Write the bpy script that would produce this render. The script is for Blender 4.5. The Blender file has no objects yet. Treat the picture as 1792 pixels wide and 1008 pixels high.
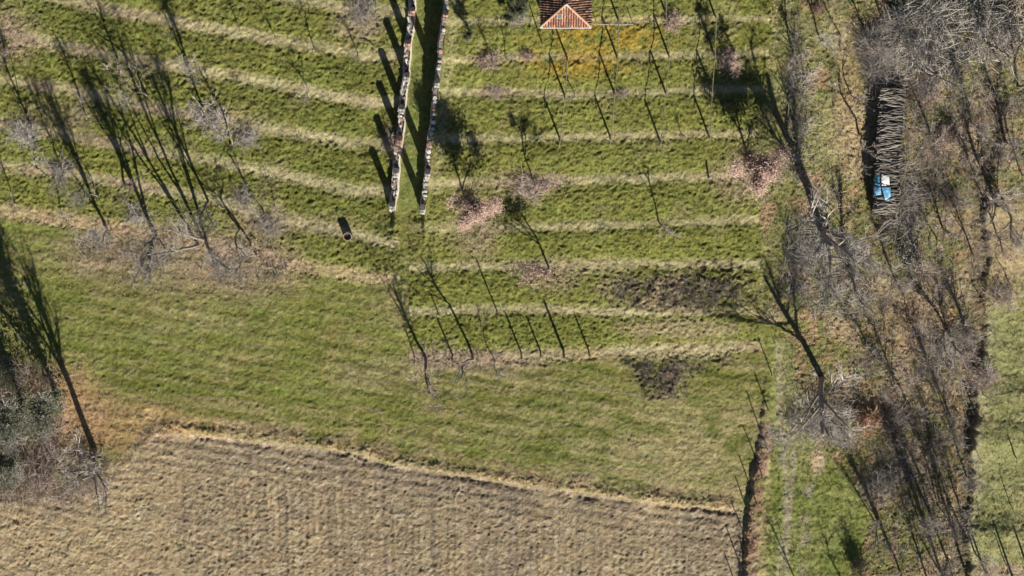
import bpy, bmesh, math, random
import numpy as np
from mathutils import Vector, Matrix, Euler

S = bpy.context.scene
COL = S.collection
R = math.radians

# ------------------------------------------------------------------ camera, sky, sun, exposure
CAM = np.array([0.0, 52.0, 240.0])
DIST = float(np.linalg.norm(CAM))
LENS = 36.0 * DIST / 89.6
SUN_EL, SUN_SIDE = 26.0, 20.5          # elevation; degrees east of south the sun stands
cam_d = bpy.data.cameras.new('camera'); cam = bpy.data.objects.new('camera', cam_d); COL.objects.link(cam)
cam.location = CAM
cam_d.lens = LENS; cam_d.sensor_width = 36.0; cam_d.clip_start = 1.0; cam_d.clip_end = 6000.0
cam.rotation_euler = (-math.atan2(CAM[1], CAM[2]), 0, 0)   # tilted a little to the south, north up
S.camera = cam
sun_dir = Vector((math.sin(R(SUN_SIDE)) * math.cos(R(SUN_EL)), -math.cos(R(SUN_SIDE)) * math.cos(R(SUN_EL)), math.sin(R(SUN_EL))))
world = bpy.data.worlds.new('World'); S.world = world; world.use_nodes = True
wn = world.node_tree.nodes; wl = world.node_tree.links
for n in list(wn): wn.remove(n)
sky = wn.new('ShaderNodeTexSky'); sky.sky_type = 'NISHITA'; sky.sun_disc = False
sky.air_density = 0.6; sky.dust_density = 0.3; sky.sun_elevation = R(SUN_EL); sky.sun_rotation = R(180 - SUN_SIDE)
bg = wn.new('ShaderNodeBackground'); bg.inputs['Strength'].default_value = 0.05
wo = wn.new('ShaderNodeOutputWorld'); wl.new(sky.outputs[0], bg.inputs[0]); wl.new(bg.outputs[0], wo.inputs[0])
sun_d = bpy.data.lights.new('sun', 'SUN'); sun_d.energy = 5.0; sun_d.angle = R(0.55); sun_d.color = (1.0, 0.93, 0.82)
sun = bpy.data.objects.new('sun', sun_d); COL.objects.link(sun)
sun.rotation_euler = sun_dir.to_track_quat('Z', 'Y').to_euler(); sun.location = sun_dir * 300
S.view_settings.view_transform = 'Standard'; S.view_settings.look = 'None'
S.view_settings.exposure = 0.8; S.view_settings.gamma = 1.0; S.view_settings.use_curve_mapping = False
S.cycles.max_bounces = 4; S.cycles.diffuse_bounces = 2; S.cycles.glossy_bounces = 2; S.cycles.transparent_max_bounces = 4

# ------------------------------------------------------------------ photograph pixel <-> world
a_ = math.atan2(CAM[1], CAM[2])
FWD = np.array([0, -math.sin(a_), -math.cos(a_)]); UPV = np.array([0, math.cos(a_), -math.sin(a_)])
K = LENS / 36.0 * 1792.0
def project(x, y, z):
    dx, dy, dz = x - CAM[0], y - CAM[1], z - CAM[2]
    dep = dy * FWD[1] + dz * FWD[2]
    return 896 + K * dx / dep, 504 - K * (dy * UPV[1] + dz * UPV[2]) / dep
def unproject(px, py, z):
    rx = (px - 896) / K; ry = (504 - py) / K
    d = np.array([rx, FWD[1] + ry * UPV[1], FWD[2] + ry * UPV[2]])
    s = (z - CAM[2]) / d[2]
    return CAM[0] + d[0] * s, CAM[1] + d[1] * s

# ------------------------------------------------------------------ noise
def vnoise(x, y, seed=0):
    rg = np.random.default_rng(seed); T = rg.random((256, 256)).astype(np.float32)
    xi = np.floor(x).astype(np.int64); yi = np.floor(y).astype(np.int64)
    fx = (x - xi).astype(np.float32); fy = (y - yi).astype(np.float32)
    fx = fx * fx * fx * (fx * (fx * 6 - 15) + 10); fy = fy * fy * fy * (fy * (fy * 6 - 15) + 10)
    x0 = xi & 255; x1 = (xi + 1) & 255; y0 = yi & 255; y1 = (yi + 1) & 255
    a = T[y0, x0] * (1 - fx) + T[y0, x1] * fx; b = T[y1, x0] * (1 - fx) + T[y1, x1] * fx
    return (a * (1 - fy) + b * fy) * 2 - 1
def fbm(x, y, wave, octv=3, seed=0, gain=0.5):
    s = 0; amp = 1; tot = 0
    c, n = math.cos(0.6), math.sin(0.6)
    for o in range(octv):
        s = s + amp * vnoise(x / wave + 17.3 * o, y / wave + 5.1 * o, seed + o); tot += amp
        amp *= gain; wave *= 0.5; x, y = x * c - y * n, x * n + y * c
    return s / tot
def sstep(a, b, v):
    t = np.clip((v - a) / (b - a), 0, 1); return t * t * (3 - 2 * t)

# ------------------------------------------------------------------ terrain: bands, walls, ditches in photograph pixels
BW = [[(-400, 310), (0, 370), (150, 390), (270, 412), (440, 445), (520, 465), (660, 487)],
      [(-400, 230), (0, 290), (130, 305), (260, 325), (400, 355), (480, 385), (600, 405), (690, 428)],
      [(-400, 155), (0, 215), (120, 235), (240, 262), (450, 295), (620, 335)],
      [(-400, 80), (0, 140), (110, 155), (250, 185), (430, 218), (630, 250)],
      [(-400, 0), (0, 58), (150, 88), (280, 112), (450, 140), (635, 178)],
      [(-400, -90), (0, -22), (130, 2), (215, 20), (330, 42), (420, 58), (640, 97)]]
BE = [[(720, 620), (900, 623), (1090, 615), (1300, 604)], [(730, 545), (900, 540), (1100, 546), (1290, 545)],
      [(740, 468), (900, 465), (1000, 465), (1110, 460), (1300, 462)], [(850, 400), (1160, 392), (1290, 385)],
      [(835, 320), (1000, 314), (1250, 308)], [(820, 243), (1000, 240), (1240, 235)],
      [(830, 160), (1000, 166), (1240, 156)], [(840, 105), (920, 99), (1080, 100), (1330, 92)], [(840, 38), (1040, 36), (1330, 32)]]
for k in range(9): BW.append([(x, y - 77) for x, y in BW[-1]])
for k in range(7): BE.append([(x, y - 68) for x, y in BE[-1]])
WALL_L = [(727, -60), (723, 0), (718, 60), (711, 130), (703, 215), (694, 300), (688, 366)]
WALL_R = [(789, -60), (782, 0), (775, 60), (768, 120), (760, 190), (752, 260), (745, 330), (741, 372)]
FIELD = [(-900, 875), (0, 875), (100, 876), (185, 862), (220, 825), (245, 782), (275, 756), (330, 761), (500, 775), (620, 793), (700, 815),
         (800, 829), (900, 846), (1000, 860), (1100, 873), (1200, 886), (1290, 894), (2000, 960)]
DITCH = [(1350, 600), (1340, 700), (1334, 780), (1322, 840), (1313, 900), (1307, 1008), (1300, 1150), (1290, 1400)]
STREAM = [(1770, -300), (1752, 0), (1758, 70), (1742, 150), (1746, 230), (1728, 320), (1718, 390), (1728, 450), (1716, 530), (1722, 590), (1702, 660), (1706, 730), (1694, 790), (1699, 850), (1686, 920), (1694, 990), (1680, 1400)]
def ip(poly, v, axis=0):
    a = np.array(poly, float)
    return np.interp(v, a[:, axis], a[:, 1 - axis])
def bandcoord(bands, px, py):
    ys = [ip(b, px) for b in bands]
    t = -(py - ys[0]) / 77.0
    t = np.where(py > ys[0], t, 0.0)
    for i in range(len(ys) - 1):
        m = (py <= ys[i]) & (py > ys[i + 1])
        t = np.where(m, i + (ys[i] - py) / (ys[i] - ys[i + 1] + 1e-6), t)
    t = np.where(py <= ys[-1], len(ys) - 1.0, t)
    return t
def stair(t):
    n = np.floor(t); f = t - n
    s = np.clip((f - 0.12) / 0.72, 0, 1); s = 1 - (1 - s) ** 1.45
    return n + s
def low(t): return np.where(t < 0, 0.09 * t, t)
def macro(px, py):
    """ground height without tufts, and the terrace coordinates"""
    tw = bandcoord(BW, px, py); te = bandcoord(BE, px, py)
    zw = 0.42 * np.where(tw < 0, 0.25 * np.maximum(tw, -4), stair(tw))
    wl = sstep(1345, 1300, px) * np.where(py > 440, sstep(690, 750, px), sstep(785, 840, px))
    sm = 0.15 * np.maximum(te, -4) + 0.90 * np.log1p(np.exp(np.clip(2.2 * te, -30, 30))) / 2.2 + np.maximum(te - 13.6, 0) * 0.9
    ze = 0.60 * (wl * np.where(te < 0, 0.15 * np.maximum(te, -4), stair(te)) + (1 - wl) * sm)
    zl = np.interp(py, [-400, 0, 370, 430], [4.6, 3.0, 1.42, 1.1])
    xl = ip(WALL_L, py, 1); xr = ip(WALL_R, py, 1)
    hard = np.where(px < xl, zw, 0); 
    kl = sstep(-3, 3, px - xl); kr = sstep(-3, 3, px - xr)
    hard = zw * (1 - kl) + zl * kl * (1 - kr) + ze * kr
    soft = zw + (ze - zw) * sstep(630, 770, px)
    b = sstep(366, 425, py)
    z = hard * (1 - b) + soft * b
    # the ploughed field lies a little lower than the meadow
    fy = ip(FIELD, px); east = sstep(1300, 1285, px)
    z = z - 0.22 * sstep(-2, 7, py - fy) * east * sstep(250, 330, px)
    # ditches
    dd = np.abs(px - ip(DITCH, py, 1)); dep = np.interp(py, [560, 640, 760, 850, 1100], [0.0, 0.12, 0.5, 1.0, 1.0])
    dd = px - ip(DITCH, py, 1) - 4 + 1.6 * np.sin(py * .13) + 1.2 * np.sin(py * .31 + 1 + .7 * np.sin(py * .09))
    z = z + 0.62 * dep * sstep(-13, -4, dd) * sstep(17, 3, dd)
    ds = np.abs(px - ip(STREAM, py, 1)); dep = np.interp(py, [-100, 60, 200, 330, 400, 480, 520, 600, 650, 740, 800, 850, 930, 1000, 1100], [0.2, 0.3, 0.35, 0.9, 1.0, 0.8, 0.35, 0.5, 1.0, 1.25, 1.0, 0.6, 0.9, 0.6, 0.5])
    sx_ = px - ip(STREAM, py, 1) + 2.5 * np.sin(py * .12) + 1.6 * np.sin(py * .27 + 2 + .8 * np.sin(py * .1))
    z = z + 0.7 * dep * (.75 + .35 * np.sin(py * .055) * np.sin(py * .021 + 1)) * sstep(-5, 9, sx_) * sstep(260, 60, sx_) - 0.25 * dep * sstep(22, 6, np.abs(sx_ + 8))
    return z, tw, te
def ground_at(px, py):
    """world point of the ground seen at a photograph pixel"""
    x, y = unproject(px, py, 0.0); z = 0.0
    for _ in range(5):
        z = float(macro(np.array([float(px)]), np.array([float(py)]))[0][0])
        x, y = unproject(px, py, z)
    return Vector((x, y, z))
def zw_at(x, y):
    z = 0.0
    for _ in range(5):
        u, v = project(x, y, z); z = float(macro(np.array([u]), np.array([v]))[0][0])
    return z

# ------------------------------------------------------------------ helpers
def tag(o, label=None, cat=None, group=None, kind=None):
    if label: o['label'] = label
    if cat: o['category'] = cat
    if group: o['group'] = group
    if kind: o['kind'] = kind
    return o
def link(name, me, parent=None, mat=None):
    o = bpy.data.objects.new(name, me); COL.objects.link(o)
    if parent is not None: o.parent = parent
    if mat is not None and me is not None and not me.materials: me.materials.append(mat)
    return o
def empty(name, loc=(0, 0, 0), rz=0.0):
    o = bpy.data.objects.new(name, None); COL.objects.link(o); o.location = loc; o.rotation_euler = (0, 0, rz); o.empty_display_size = 0.3
    return o
def mesh_np(name, V, F, col=None, smooth=False, mat=None):
    V = np.asarray(V, np.float32); F = np.asarray(F, np.int32); k = F.shape[1]
    me = bpy.data.meshes.new(name)
    me.vertices.add(len(V)); me.vertices.foreach_set('co', V.ravel())
    me.loops.add(F.size); me.loops.foreach_set('vertex_index', F.ravel())
    me.polygons.add(len(F)); me.polygons.foreach_set('loop_start', np.arange(len(F), dtype=np.int32) * k)
    if smooth: me.polygons.foreach_set('use_smooth', np.ones(len(F), bool))
    else: me.polygons.foreach_set('use_smooth', np.zeros(len(F), bool))
    me.update(calc_edges=True)
    if col is not None:
        at = me.color_attributes.new('Col', 'FLOAT_COLOR', 'POINT')
        c = np.ones((len(V), 4), np.float32); c[:, :3] = col; at.data.foreach_set('color', c.ravel())
    if mat is not None: me.materials.append(mat)
    return me
class MB:
    """collects boxes and tubes into one mesh"""
    def __init__(self): self.v = []; self.f = []
    def add(self, vs, fs):
        b = len(self.v); self.v += [tuple(p) for p in vs]; self.f += [tuple(i + b for i in f) for f in fs]
    def box(self, c, s, M=None, taper=1.0):
        vs = []
        for z in (-1, 1):
            t = taper if z > 0 else 1.0
            for x, y in ((-1, -1), (1, -1), (1, 1), (-1, 1)):
                p = Vector((x * s[0] / 2 * t, y * s[1] / 2 * t, z * s[2] / 2))
                if M is not None: p = M @ p
                vs.append(p + Vector(c))
        self.add(vs, [(3, 2, 1, 0), (4, 5, 6, 7), (0, 1, 5, 4), (1, 2, 6, 5), (2, 3, 7, 6), (3, 0, 4, 7)])
    def tube(self, pts, rad, n=5, cap=True):
        pts = [Vector(p) for p in pts]; m = len(pts); vs = []
        for i, p in enumerate(pts):
            d = (pts[min(i + 1, m - 1)] - pts[max(i - 1, 0)])
            d = d.normalized() if d.length > 1e-9 else Vector((0, 0, 1))
            u = d.cross(Vector((0.31, 0.17, 0.93)) if abs(d.z) < 0.9 else Vector((1, 0.2, 0))).normalized(); w = d.cross(u)
            for k in range(n):
                a = 2 * math.pi * k / n
                vs.append(p + (u * math.cos(a) + w * math.sin(a)) * rad[i])
        fs = []
        for i in range(m - 1):
            for k in range(n):
                k2 = (k + 1) % n
                fs.append((i * n + k, i * n + k2, (i + 1) * n + k2, (i + 1) * n + k))
        if cap: fs.append(tuple(range((m - 1) * n, m * n))); fs.append(tuple(range(n - 1, -1, -1)))
        self.add(vs, fs)
    def mesh(self, name, mat=None, smooth=False):
        me = bpy.data.meshes.new(name); me.from_pydata(self.v, [], self.f); me.update()
        if smooth:
            for p in me.polygons: p.use_smooth = True
        if mat is not None: me.materials.append(mat)
        return me
    def build(self, name, mat, parent=None, smooth=False):
        return link(name, self.mesh(name, mat, smooth), parent)

# ------------------------------------------------------------------ materials
def mat_new(name):
    m = bpy.data.materials.new(name); m.use_nodes = True
    nt = m.node_tree; b = nt.nodes['Principled BSDF']; b.inputs['Roughness'].default_value = 0.9
    b.inputs['Specular IOR Level'].default_value = 0.15
    return m, nt, b
def mat_noise(name, c1, c2, scale=6.0, rough=0.9, bump=0.3, bscale=None, rnd=0.25, spec=0.15, stretch=None):
    m, nt, b = mat_new(name); N = nt.nodes.new; L = nt.links.new
    tc = N('ShaderNodeTexCoord'); src = tc.outputs['Object']
    if stretch:
        mp = N('ShaderNodeMapping'); mp.inputs['Scale'].default_value = stretch; L(src, mp.inputs[0]); src = mp.outputs[0]
    oi = N('ShaderNodeObjectInfo')
    nz = N('ShaderNodeTexNoise'); nz.noise_dimensions = '4D'; nz.inputs['Scale'].default_value = scale; nz.inputs['Detail'].default_value = 4
    ml = N('ShaderNodeMath'); ml.operation = 'MULTIPLY'; ml.inputs[1].default_value = 37.0; L(oi.outputs['Random'], ml.inputs[0]); L(ml.outputs[0], nz.inputs['W'])
    L(src, nz.inputs['Vector'])
    rp = N('ShaderNodeValToRGB'); rp.color_ramp.elements[0].position = 0.35; rp.color_ramp.elements[1].position = 0.68
    rp.color_ramp.elements[0].color = (*c1, 1); rp.color_ramp.elements[1].color = (*c2, 1); L(nz.outputs['Fac'], rp.inputs[0])
    hs = N('ShaderNodeHueSaturation'); mr = N('ShaderNodeMapRange'); mr.inputs[3].default_value = 1 - rnd; mr.inputs[4].default_value = 1 + rnd
    L(oi.outputs['Random'], mr.inputs[0]); L(mr.outputs[0], hs.inputs['Value']); L(rp.outputs[0], hs.inputs['Color']); L(hs.outputs[0], b.inputs['Base Color'])
    b.inputs['Roughness'].default_value = rough; b.inputs['Specular IOR Level'].default_value = spec
    if bump:
        bn = N('ShaderNodeTexNoise'); bn.inputs['Scale'].default_value = bscale or scale * 3; bn.inputs['Detail'].default_value = 5; L(src, bn.inputs['Vector'])
        bp = N('ShaderNodeBump'); bp.inputs['Strength'].default_value = bump; bp.inputs['Distance'].default_value = 0.03
        L(bn.outputs['Fac'], bp.inputs['Height']); L(bp.outputs[0], b.inputs['Normal'])
    return m
def mat_ground():
    m, nt, b = mat_new('ground_cover'); N = nt.nodes.new; L = nt.links.new
    at = N('ShaderNodeAttribute'); at.attribute_name = 'Col'
    tc = N('ShaderNodeTexCoord')
    n1 = N('ShaderNodeTexNoise'); n1.inputs['Scale'].default_value = 9.0; n1.inputs['Detail'].default_value = 6; n1.inputs['Roughness'].default_value = 0.7
    L(tc.outputs['Object'], n1.inputs['Vector'])
    mr = N('ShaderNodeMapRange'); mr.inputs[1].default_value = 0.25; mr.inputs[2].default_value = 0.75; mr.inputs[3].default_value = 0.55; mr.inputs[4].default_value = 1.5
    L(n1.outputs['Fac'], mr.inputs[0])
    mx = N('ShaderNodeVectorMath'); mx.operation = 'SCALE'; L(at.outputs['Color'], mx.inputs[0]); L(mr.outputs[0], mx.inputs['Scale'])
    L(mx.outputs[0], b.inputs['Base Color'])
    n2 = N('ShaderNodeTexNoise'); n2.inputs['Scale'].default_value = 14.0; n2.inputs['Detail'].default_value = 6; L(tc.outputs['Object'], n2.inputs['Vector'])
    bp = N('ShaderNodeBump'); bp.inputs['Strength'].default_value = 0.9; bp.inputs['Distance'].default_value = 0.06
    L(n2.outputs['Fac'], bp.inputs['Height']); L(bp.outputs[0], b.inputs['Normal'])
    b.inputs['Roughness'].default_value = 1.0; b.inputs['Specular IOR Level'].default_value = 0.05
    return m
def mat_attr(name, rough=0.8, transl=0.0):
    m, nt, b = mat_new(name); N = nt.nodes.new; L = nt.links.new
    at = N('ShaderNodeAttribute'); at.attribute_name = 'Col'
    nz = N('ShaderNodeTexNoise'); nz.inputs['Scale'].default_value = 3.0; tc = N('ShaderNodeTexCoord'); L(tc.outputs['Object'], nz.inputs['Vector'])
    mr = N('ShaderNodeMapRange'); mr.inputs[1].default_value = 0.3; mr.inputs[2].default_value = 0.7; mr.inputs[3].default_value = 0.8; mr.inputs[4].default_value = 1.2
    L(nz.outputs['Fac'], mr.inputs[0])
    mx = N('ShaderNodeVectorMath'); mx.operation = 'SCALE'; L(at.outputs['Color'], mx.inputs[0]); L(mr.outputs[0], mx.inputs['Scale'])
    L(mx.outputs[0], b.inputs['Base Color']); b.inputs['Roughness'].default_value = rough; b.inputs['Specular IOR Level'].default_value = 0.1
    return m
M = dict(
    ground=mat_ground(), blades=mat_attr('grass_blades'), litter=mat_attr('leaf_litter'),
    bark=mat_noise('bark_grey_brown', (0.15, 0.125, 0.105), (0.30, 0.265, 0.235), 8, rnd=0.2, stretch=(3, 3, 0.6)),
    barkpale=mat_noise('bark_pale', (0.38, 0.34, 0.27), (0.55, 0.50, 0.42), 6, rnd=0.1),
    twig=mat_noise('twigs_grey', (0.28, 0.25, 0.22), (0.50, 0.455, 0.415), 1.2, bump=0, rnd=0.22),
    twigbrown=mat_noise('twigs_brown', (0.34, 0.27, 0.225), (0.56, 0.465, 0.40), 1.2, bump=0, rnd=0.22),
    twigdark=mat_noise('twigs_dark', (0.16, 0.135, 0.115), (0.31, 0.27, 0.24), 1.2, bump=0, rnd=0.2),
    leafbrown=mat_noise('dead_leaves', (0.42, 0.285, 0.23), (0.58, 0.43, 0.36), 3.0, bump=0, rnd=0.06),
    leaforange=mat_noise('orange_leaves', (0.48, 0.17, 0.025), (0.70, 0.29, 0.05), 3.0, bump=0, rnd=0.15),
    ivy=mat_noise('ivy_leaves', (0.035, 0.044, 0.022), (0.13, 0.145, 0.09), 2.0, bump=0, rnd=0.2),
    lichen=mat_noise('lichen_twigs', (0.32, 0.295, 0.255), (0.55, 0.515, 0.465), 1.5, bump=0, rnd=0.2),
    stone=mat_noise('limestone', (0.24, 0.22, 0.19), (0.68, 0.64, 0.57), 4, rnd=0.45),
    stonecore=mat_noise('rubble_mortar', (0.09, 0.08, 0.07), (0.20, 0.18, 0.155), 5, rnd=0.05),
    mortar=mat_noise('cream_mortar', (0.50, 0.45, 0.34), (0.66, 0.61, 0.49), 4, rnd=0.05),
    brick=mat_noise('red_brick', (0.34, 0.17, 0.12), (0.52, 0.33, 0.25), 7, rnd=0.3),
    tile=mat_noise('orange_tile', (0.20, 0.095, 0.065), (0.50, 0.26, 0.175), 2.2, rnd=0.4),
    tileold=mat_noise('weathered_tile', (0.06, 0.032, 0.025), (0.33, 0.20, 0.14), 2.2, rnd=0.45),
    tilepan=mat_noise('dark_pan_tile', (0.05, 0.028, 0.022), (0.10, 0.05, 0.04), 4, rnd=0.1),  # dark brown roof base, seen in the gaps between barrel tiles
    hip=mat_noise('hip_tile', (0.44, 0.24, 0.15), (0.60, 0.38, 0.26), 4, rnd=0.12),
    plaster=mat_noise('lime_plaster', (0.48, 0.44, 0.36), (0.62, 0.57, 0.48), 2, rnd=0.05),
    door=mat_noise('brown_door', (0.09, 0.05, 0.03), (0.14, 0.08, 0.05), 6, rnd=0.05),
    glass=mat_noise('window_glass', (0.05, 0.10, 0.13), (0.09, 0.16, 0.20), 2, rough=0.12, bump=0, spec=0.5, rnd=0.02),
    white=mat_noise('white_paint', (0.46, 0.45, 0.42), (0.64, 0.63, 0.60), 5, rnd=0.05, rough=0.6),
    lead=mat_noise('pale_lead', (0.45, 0.48, 0.50), (0.62, 0.65, 0.68), 5, rnd=0.05, rough=0.5),
    post=mat_noise('weathered_post', (0.15, 0.125, 0.10), (0.30, 0.26, 0.22), 5, rnd=0.25, stretch=(3, 3, 0.5)),
    cable=mat_noise('galvanised_wire', (0.10, 0.10, 0.06), (0.18, 0.175, 0.12), 5, rnd=0.1, rough=0.5),
    log=mat_noise('grey_log', (0.10, 0.09, 0.078), (0.31, 0.285, 0.245), 4, rnd=0.7, stretch=(0.5, 3, 3)),
    tarp=mat_noise('blue_tarp', (0.10, 0.30, 0.52), (0.22, 0.46, 0.66), 2.2, rough=0.45, bump=0.5, bscale=5, spec=0.4, rnd=0.12),
    tarpteal=mat_noise('teal_tarp', (0.05, 0.24, 0.36), (0.12, 0.38, 0.50), 2.2, rough=0.45, bump=0.5, bscale=5, spec=0.4, rnd=0.1),
    sheet=mat_noise('white_sheet', (0.62, 0.62, 0.62), (0.82, 0.82, 0.82), 3, rough=0.5, spec=0.3, rnd=0.05),
    strap=mat_noise('black_strap', (0.012, 0.014, 0.018), (0.03, 0.032, 0.036), 3, rough=0.6, rnd=0.05),
    concrete=mat_noise('pale_rim', (0.36, 0.31, 0.24), (0.52, 0.46, 0.36), 9, rnd=0.05),
    water=mat_noise('brown_water', (0.07, 0.035, 0.03), (0.13, 0.075, 0.065), 7, rough=0.4, bump=0.1, spec=0.3, rnd=0.02),
    iron=mat_noise('rusty_iron', (0.06, 0.04, 0.03), (0.14, 0.09, 0.06), 12, rnd=0.1),
)

# ------------------------------------------------------------------ terrain sheet
def axis(lo, hi, step):
    core = np.arange(lo, hi + 1e-6, step); out = [core]; g = []; d = step; v = hi
    while v < hi + 900: d *= 1.35; v += d; g.append(v)
    l = []; d = step; v = lo
    while v > lo - 900: d *= 1.35; v -= d; l.append(v)
    return np.concatenate([np.array(l[::-1]), core, np.array(g)])
xs = axis(-47.5, 47.5, 0.09); ys = axis(-28.5, 27.5, 0.09)
X, Y = np.meshgrid(xs, ys); nx, ny = len(xs), len(ys)
Z = np.zeros_like(X)
for _ in range(4):
    U, V = project(X, Y, Z)
    Uc = np.clip(U, -600, 2500); Vc = np.clip(V, -500, 1500)
    Z, TW, TE = macro(Uc, Vc)
U, V = project(X, Y, Z); Uc = np.clip(U, -600, 2500); Vc = np.clip(V, -500, 1500)
wob = fbm(X, Y, 6.0, 3, 11); wob2 = fbm(X, Y, 1.6, 3, 21); fine = fbm(X, Y, 0.45, 2, 31); gr = 0.55 * fbm(X, Y, 0.24, 1, 41) + 0.42 * np.clip(np.random.default_rng(77).normal(0, 1, X.shape), -2, 2)
big = fbm(X, Y, 14.0, 2, 51)
Up = U + 6 * wob2 + 6 * wob; Vp = V + 4 * wob2 + 4 * fine   # wavering edges
xl = ip(WALL_L, Vc, 1); xr = ip(WALL_R, Vc, 1); fy = ip(FIELD, np.clip(Up, -600, 2500))
# region of each vertex
wood_edge = ip([(1330, -500), (1350, 60), (1325, 250), (1335, 420), (1320, 560), (1345, 640), (1350, 760), (1345, 1500)], Vc, 1)
is_field = (Vp > fy) & (Up < ip(DITCH, Vc, 1) - 12)
is_lane = (U > xl) & (U < xr) & (V < 372)
is_stream = np.abs(U - ip(STREAM, Vc, 1) + 6) < 14
is_rmead = (U > ip(STREAM, Vc, 1) + 7) & (V > 330 + 8 * wob2)
is_ditch = (np.abs(U - ip(DITCH, Vc, 1) - 5) < 13) & (V > 740)
is_wood = (Up > wood_edge) & ~is_rmead & ~is_stream & ~is_ditch
trk_r = ip([(1360, 560), (1385, 640), (1420, 760), (1480, 830), (1525, 900), (1490, 1008), (1480, 1500)], Vc, 1)
is_track = is_wood & (Up < trk_r) & (V > 570 + 20 * wob2)
is_wood &= ~is_track
in_w = (U < np.where(V < 372, xl, 700)) & (TW > -0.18 + 0.1 * wob2)
in_e = (~is_wood) & (~is_track) & (U > np.where(V < 372, xr, 716)) & (TE > -0.2 + 0.12 * wob2) & (U < wood_edge)
# ---- micro relief
wx = X + .22 * fbm(X, Y, .6, 2, 301); wy = Y + .22 * fbm(X, Y, .6, 2, 311)
tuft = np.abs(fbm(wx, wy, 0.46, 2, 61)); tuft2 = .6 * fbm(wx, wy * 1.25, 0.3, 2, 71) + .5 * fbm(wx * .8 + wy * .6, wy * .8 - wx * .6, 0.21, 1, 72)
fracW = TW - np.round(TW); fracE = TE - np.round(TE)
fw_ = fracW + .035 * wob2 + .02 * fine; fe_ = fracE + .035 * wob2 + .02 * fine
bandW = np.exp(-np.abs(fw_ / 0.135) ** 3) * in_w; bandE = np.exp(-np.abs(fe_ / 0.11) ** 3) * in_e
band = np.maximum(bandW, bandE)
bank = (in_w | in_e) * (1 - band)
amp = 0.042 + 0.045 * bank
amp = np.where(is_field, 0.0, amp); amp = np.where(is_wood | is_ditch | is_stream, 0.07, amp); amp = np.where(is_lane, 0.03, amp)
rel = amp * (1.1 * tuft2 + 1.3 * (0.4 - tuft) + 0.7 * gr) + 0.05 * wob2 * (1 - is_lane)
mow = np.sin((Y * 0.97 + 0.16 * X + 0.5 * wob) * 2 * math.pi / 1.35)
meadow_m = ~(in_w | in_e | is_field | is_wood | is_lane | is_stream | is_ditch)
rel += meadow_m * 0.018 * mow
# clods and drill rows of the field
inner = np.clip((Vp - fy) / 90, 0, 1)
rv_ = (X + 0.18 * wob + 0.02 * Y) * 2 * math.pi; rows_v = (.35 * np.sin(rv_ / .62 + 1.2 * wob2) + .6 * np.maximum(0, np.sin(rv_ / 1.86)) - .8 * np.maximum(0, np.sin(rv_ / 4.4) - .8) * 4) * inner * sstep(180, 420, U)
rows_h = np.sin((Y + 0.17 * X + 0.3 * wob) * 2 * math.pi / 0.95) * (1 - inner)
clod = .6 * fbm(wx, wy, 0.28, 2, 81) + .5 * fbm(wx * .8 + wy * .6, wy * .8 - wx * .6, 0.2, 1, 82); clod2 = np.maximum(0, fbm(wx, wy, 0.55, 2, 91))
cp_ = .5 + .5 * sstep(-.4, .4, fbm(X, Y, 2.4, 2, 431))
rel = np.where(is_field, cp_ * (0.085 * clod + 0.08 * clod2) + 0.045 * gr + 0.05 * rows_v * (1 + .6 * wob) + 0.035 * rows_h + 0.05 * wob2, rel)
# rough edge between meadow and field, brush hollows
edge = np.exp(-((Vp - fy + 7) / 9.0) ** 2) * (Up < 1290)
rel += edge * (0.16 * np.abs(tuft2) + 0.10) * sstep(200, 320, U)
furrow = np.exp(-((Vp - fy - 3) / 4.0) ** 2) * (Up < 1290) * (Up > 290) * sstep(-0.35, 0.25, fbm(X, Y, 3.0, 2, 95))
rel -= 0.2 * furrow
def blob(cx, cy, rx, ry, ang=0.0, soft=0.35):
    c, s = math.cos(R(ang)), math.sin(R(ang)); dx = (U - cx) + 8 * wob2 + 5 * wob; dy = (V - cy) + 6 * wob2
    d = np.sqrt(((dx * c + dy * s) / rx) ** 2 + ((-dx * s + dy * c) / ry) ** 2) + 0.25 * fine
    return sstep(1 + soft, 1 - soft, d)
n_br = fbm(X, Y, 2.0, 2, 99)
br1 = np.maximum(blob(1185, 512, 130, 34, 3), blob(1250, 500, 60, 40)); vb = V + 12 * wob2 + 6 * fine; ub = U + 16 * wob2 + 9 * fine
br2 = np.maximum(sstep(622, 634, vb) * sstep(712, 694, vb) * sstep(1082, 1096, ub - (vb - 626) * .62) * sstep(1222, 1204, ub + (vb - 626) * .30), blob(1232, 636, 50, 12, -12))
rel += np.maximum(br1, br2) * (0.10 * tuft2 + 0.08 * fine)
Zf = Z + rel * np.where((np.abs(X) < 60) & (np.abs(Y) < 40), 1.0, 0.0)
# the walls stand on even footing
nearw = np.minimum(np.abs(U - xl), np.abs(U - xr)) < 12
Zf = np.where(nearw & (V < 380), Z + 0.2 * rel, Zf)

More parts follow.
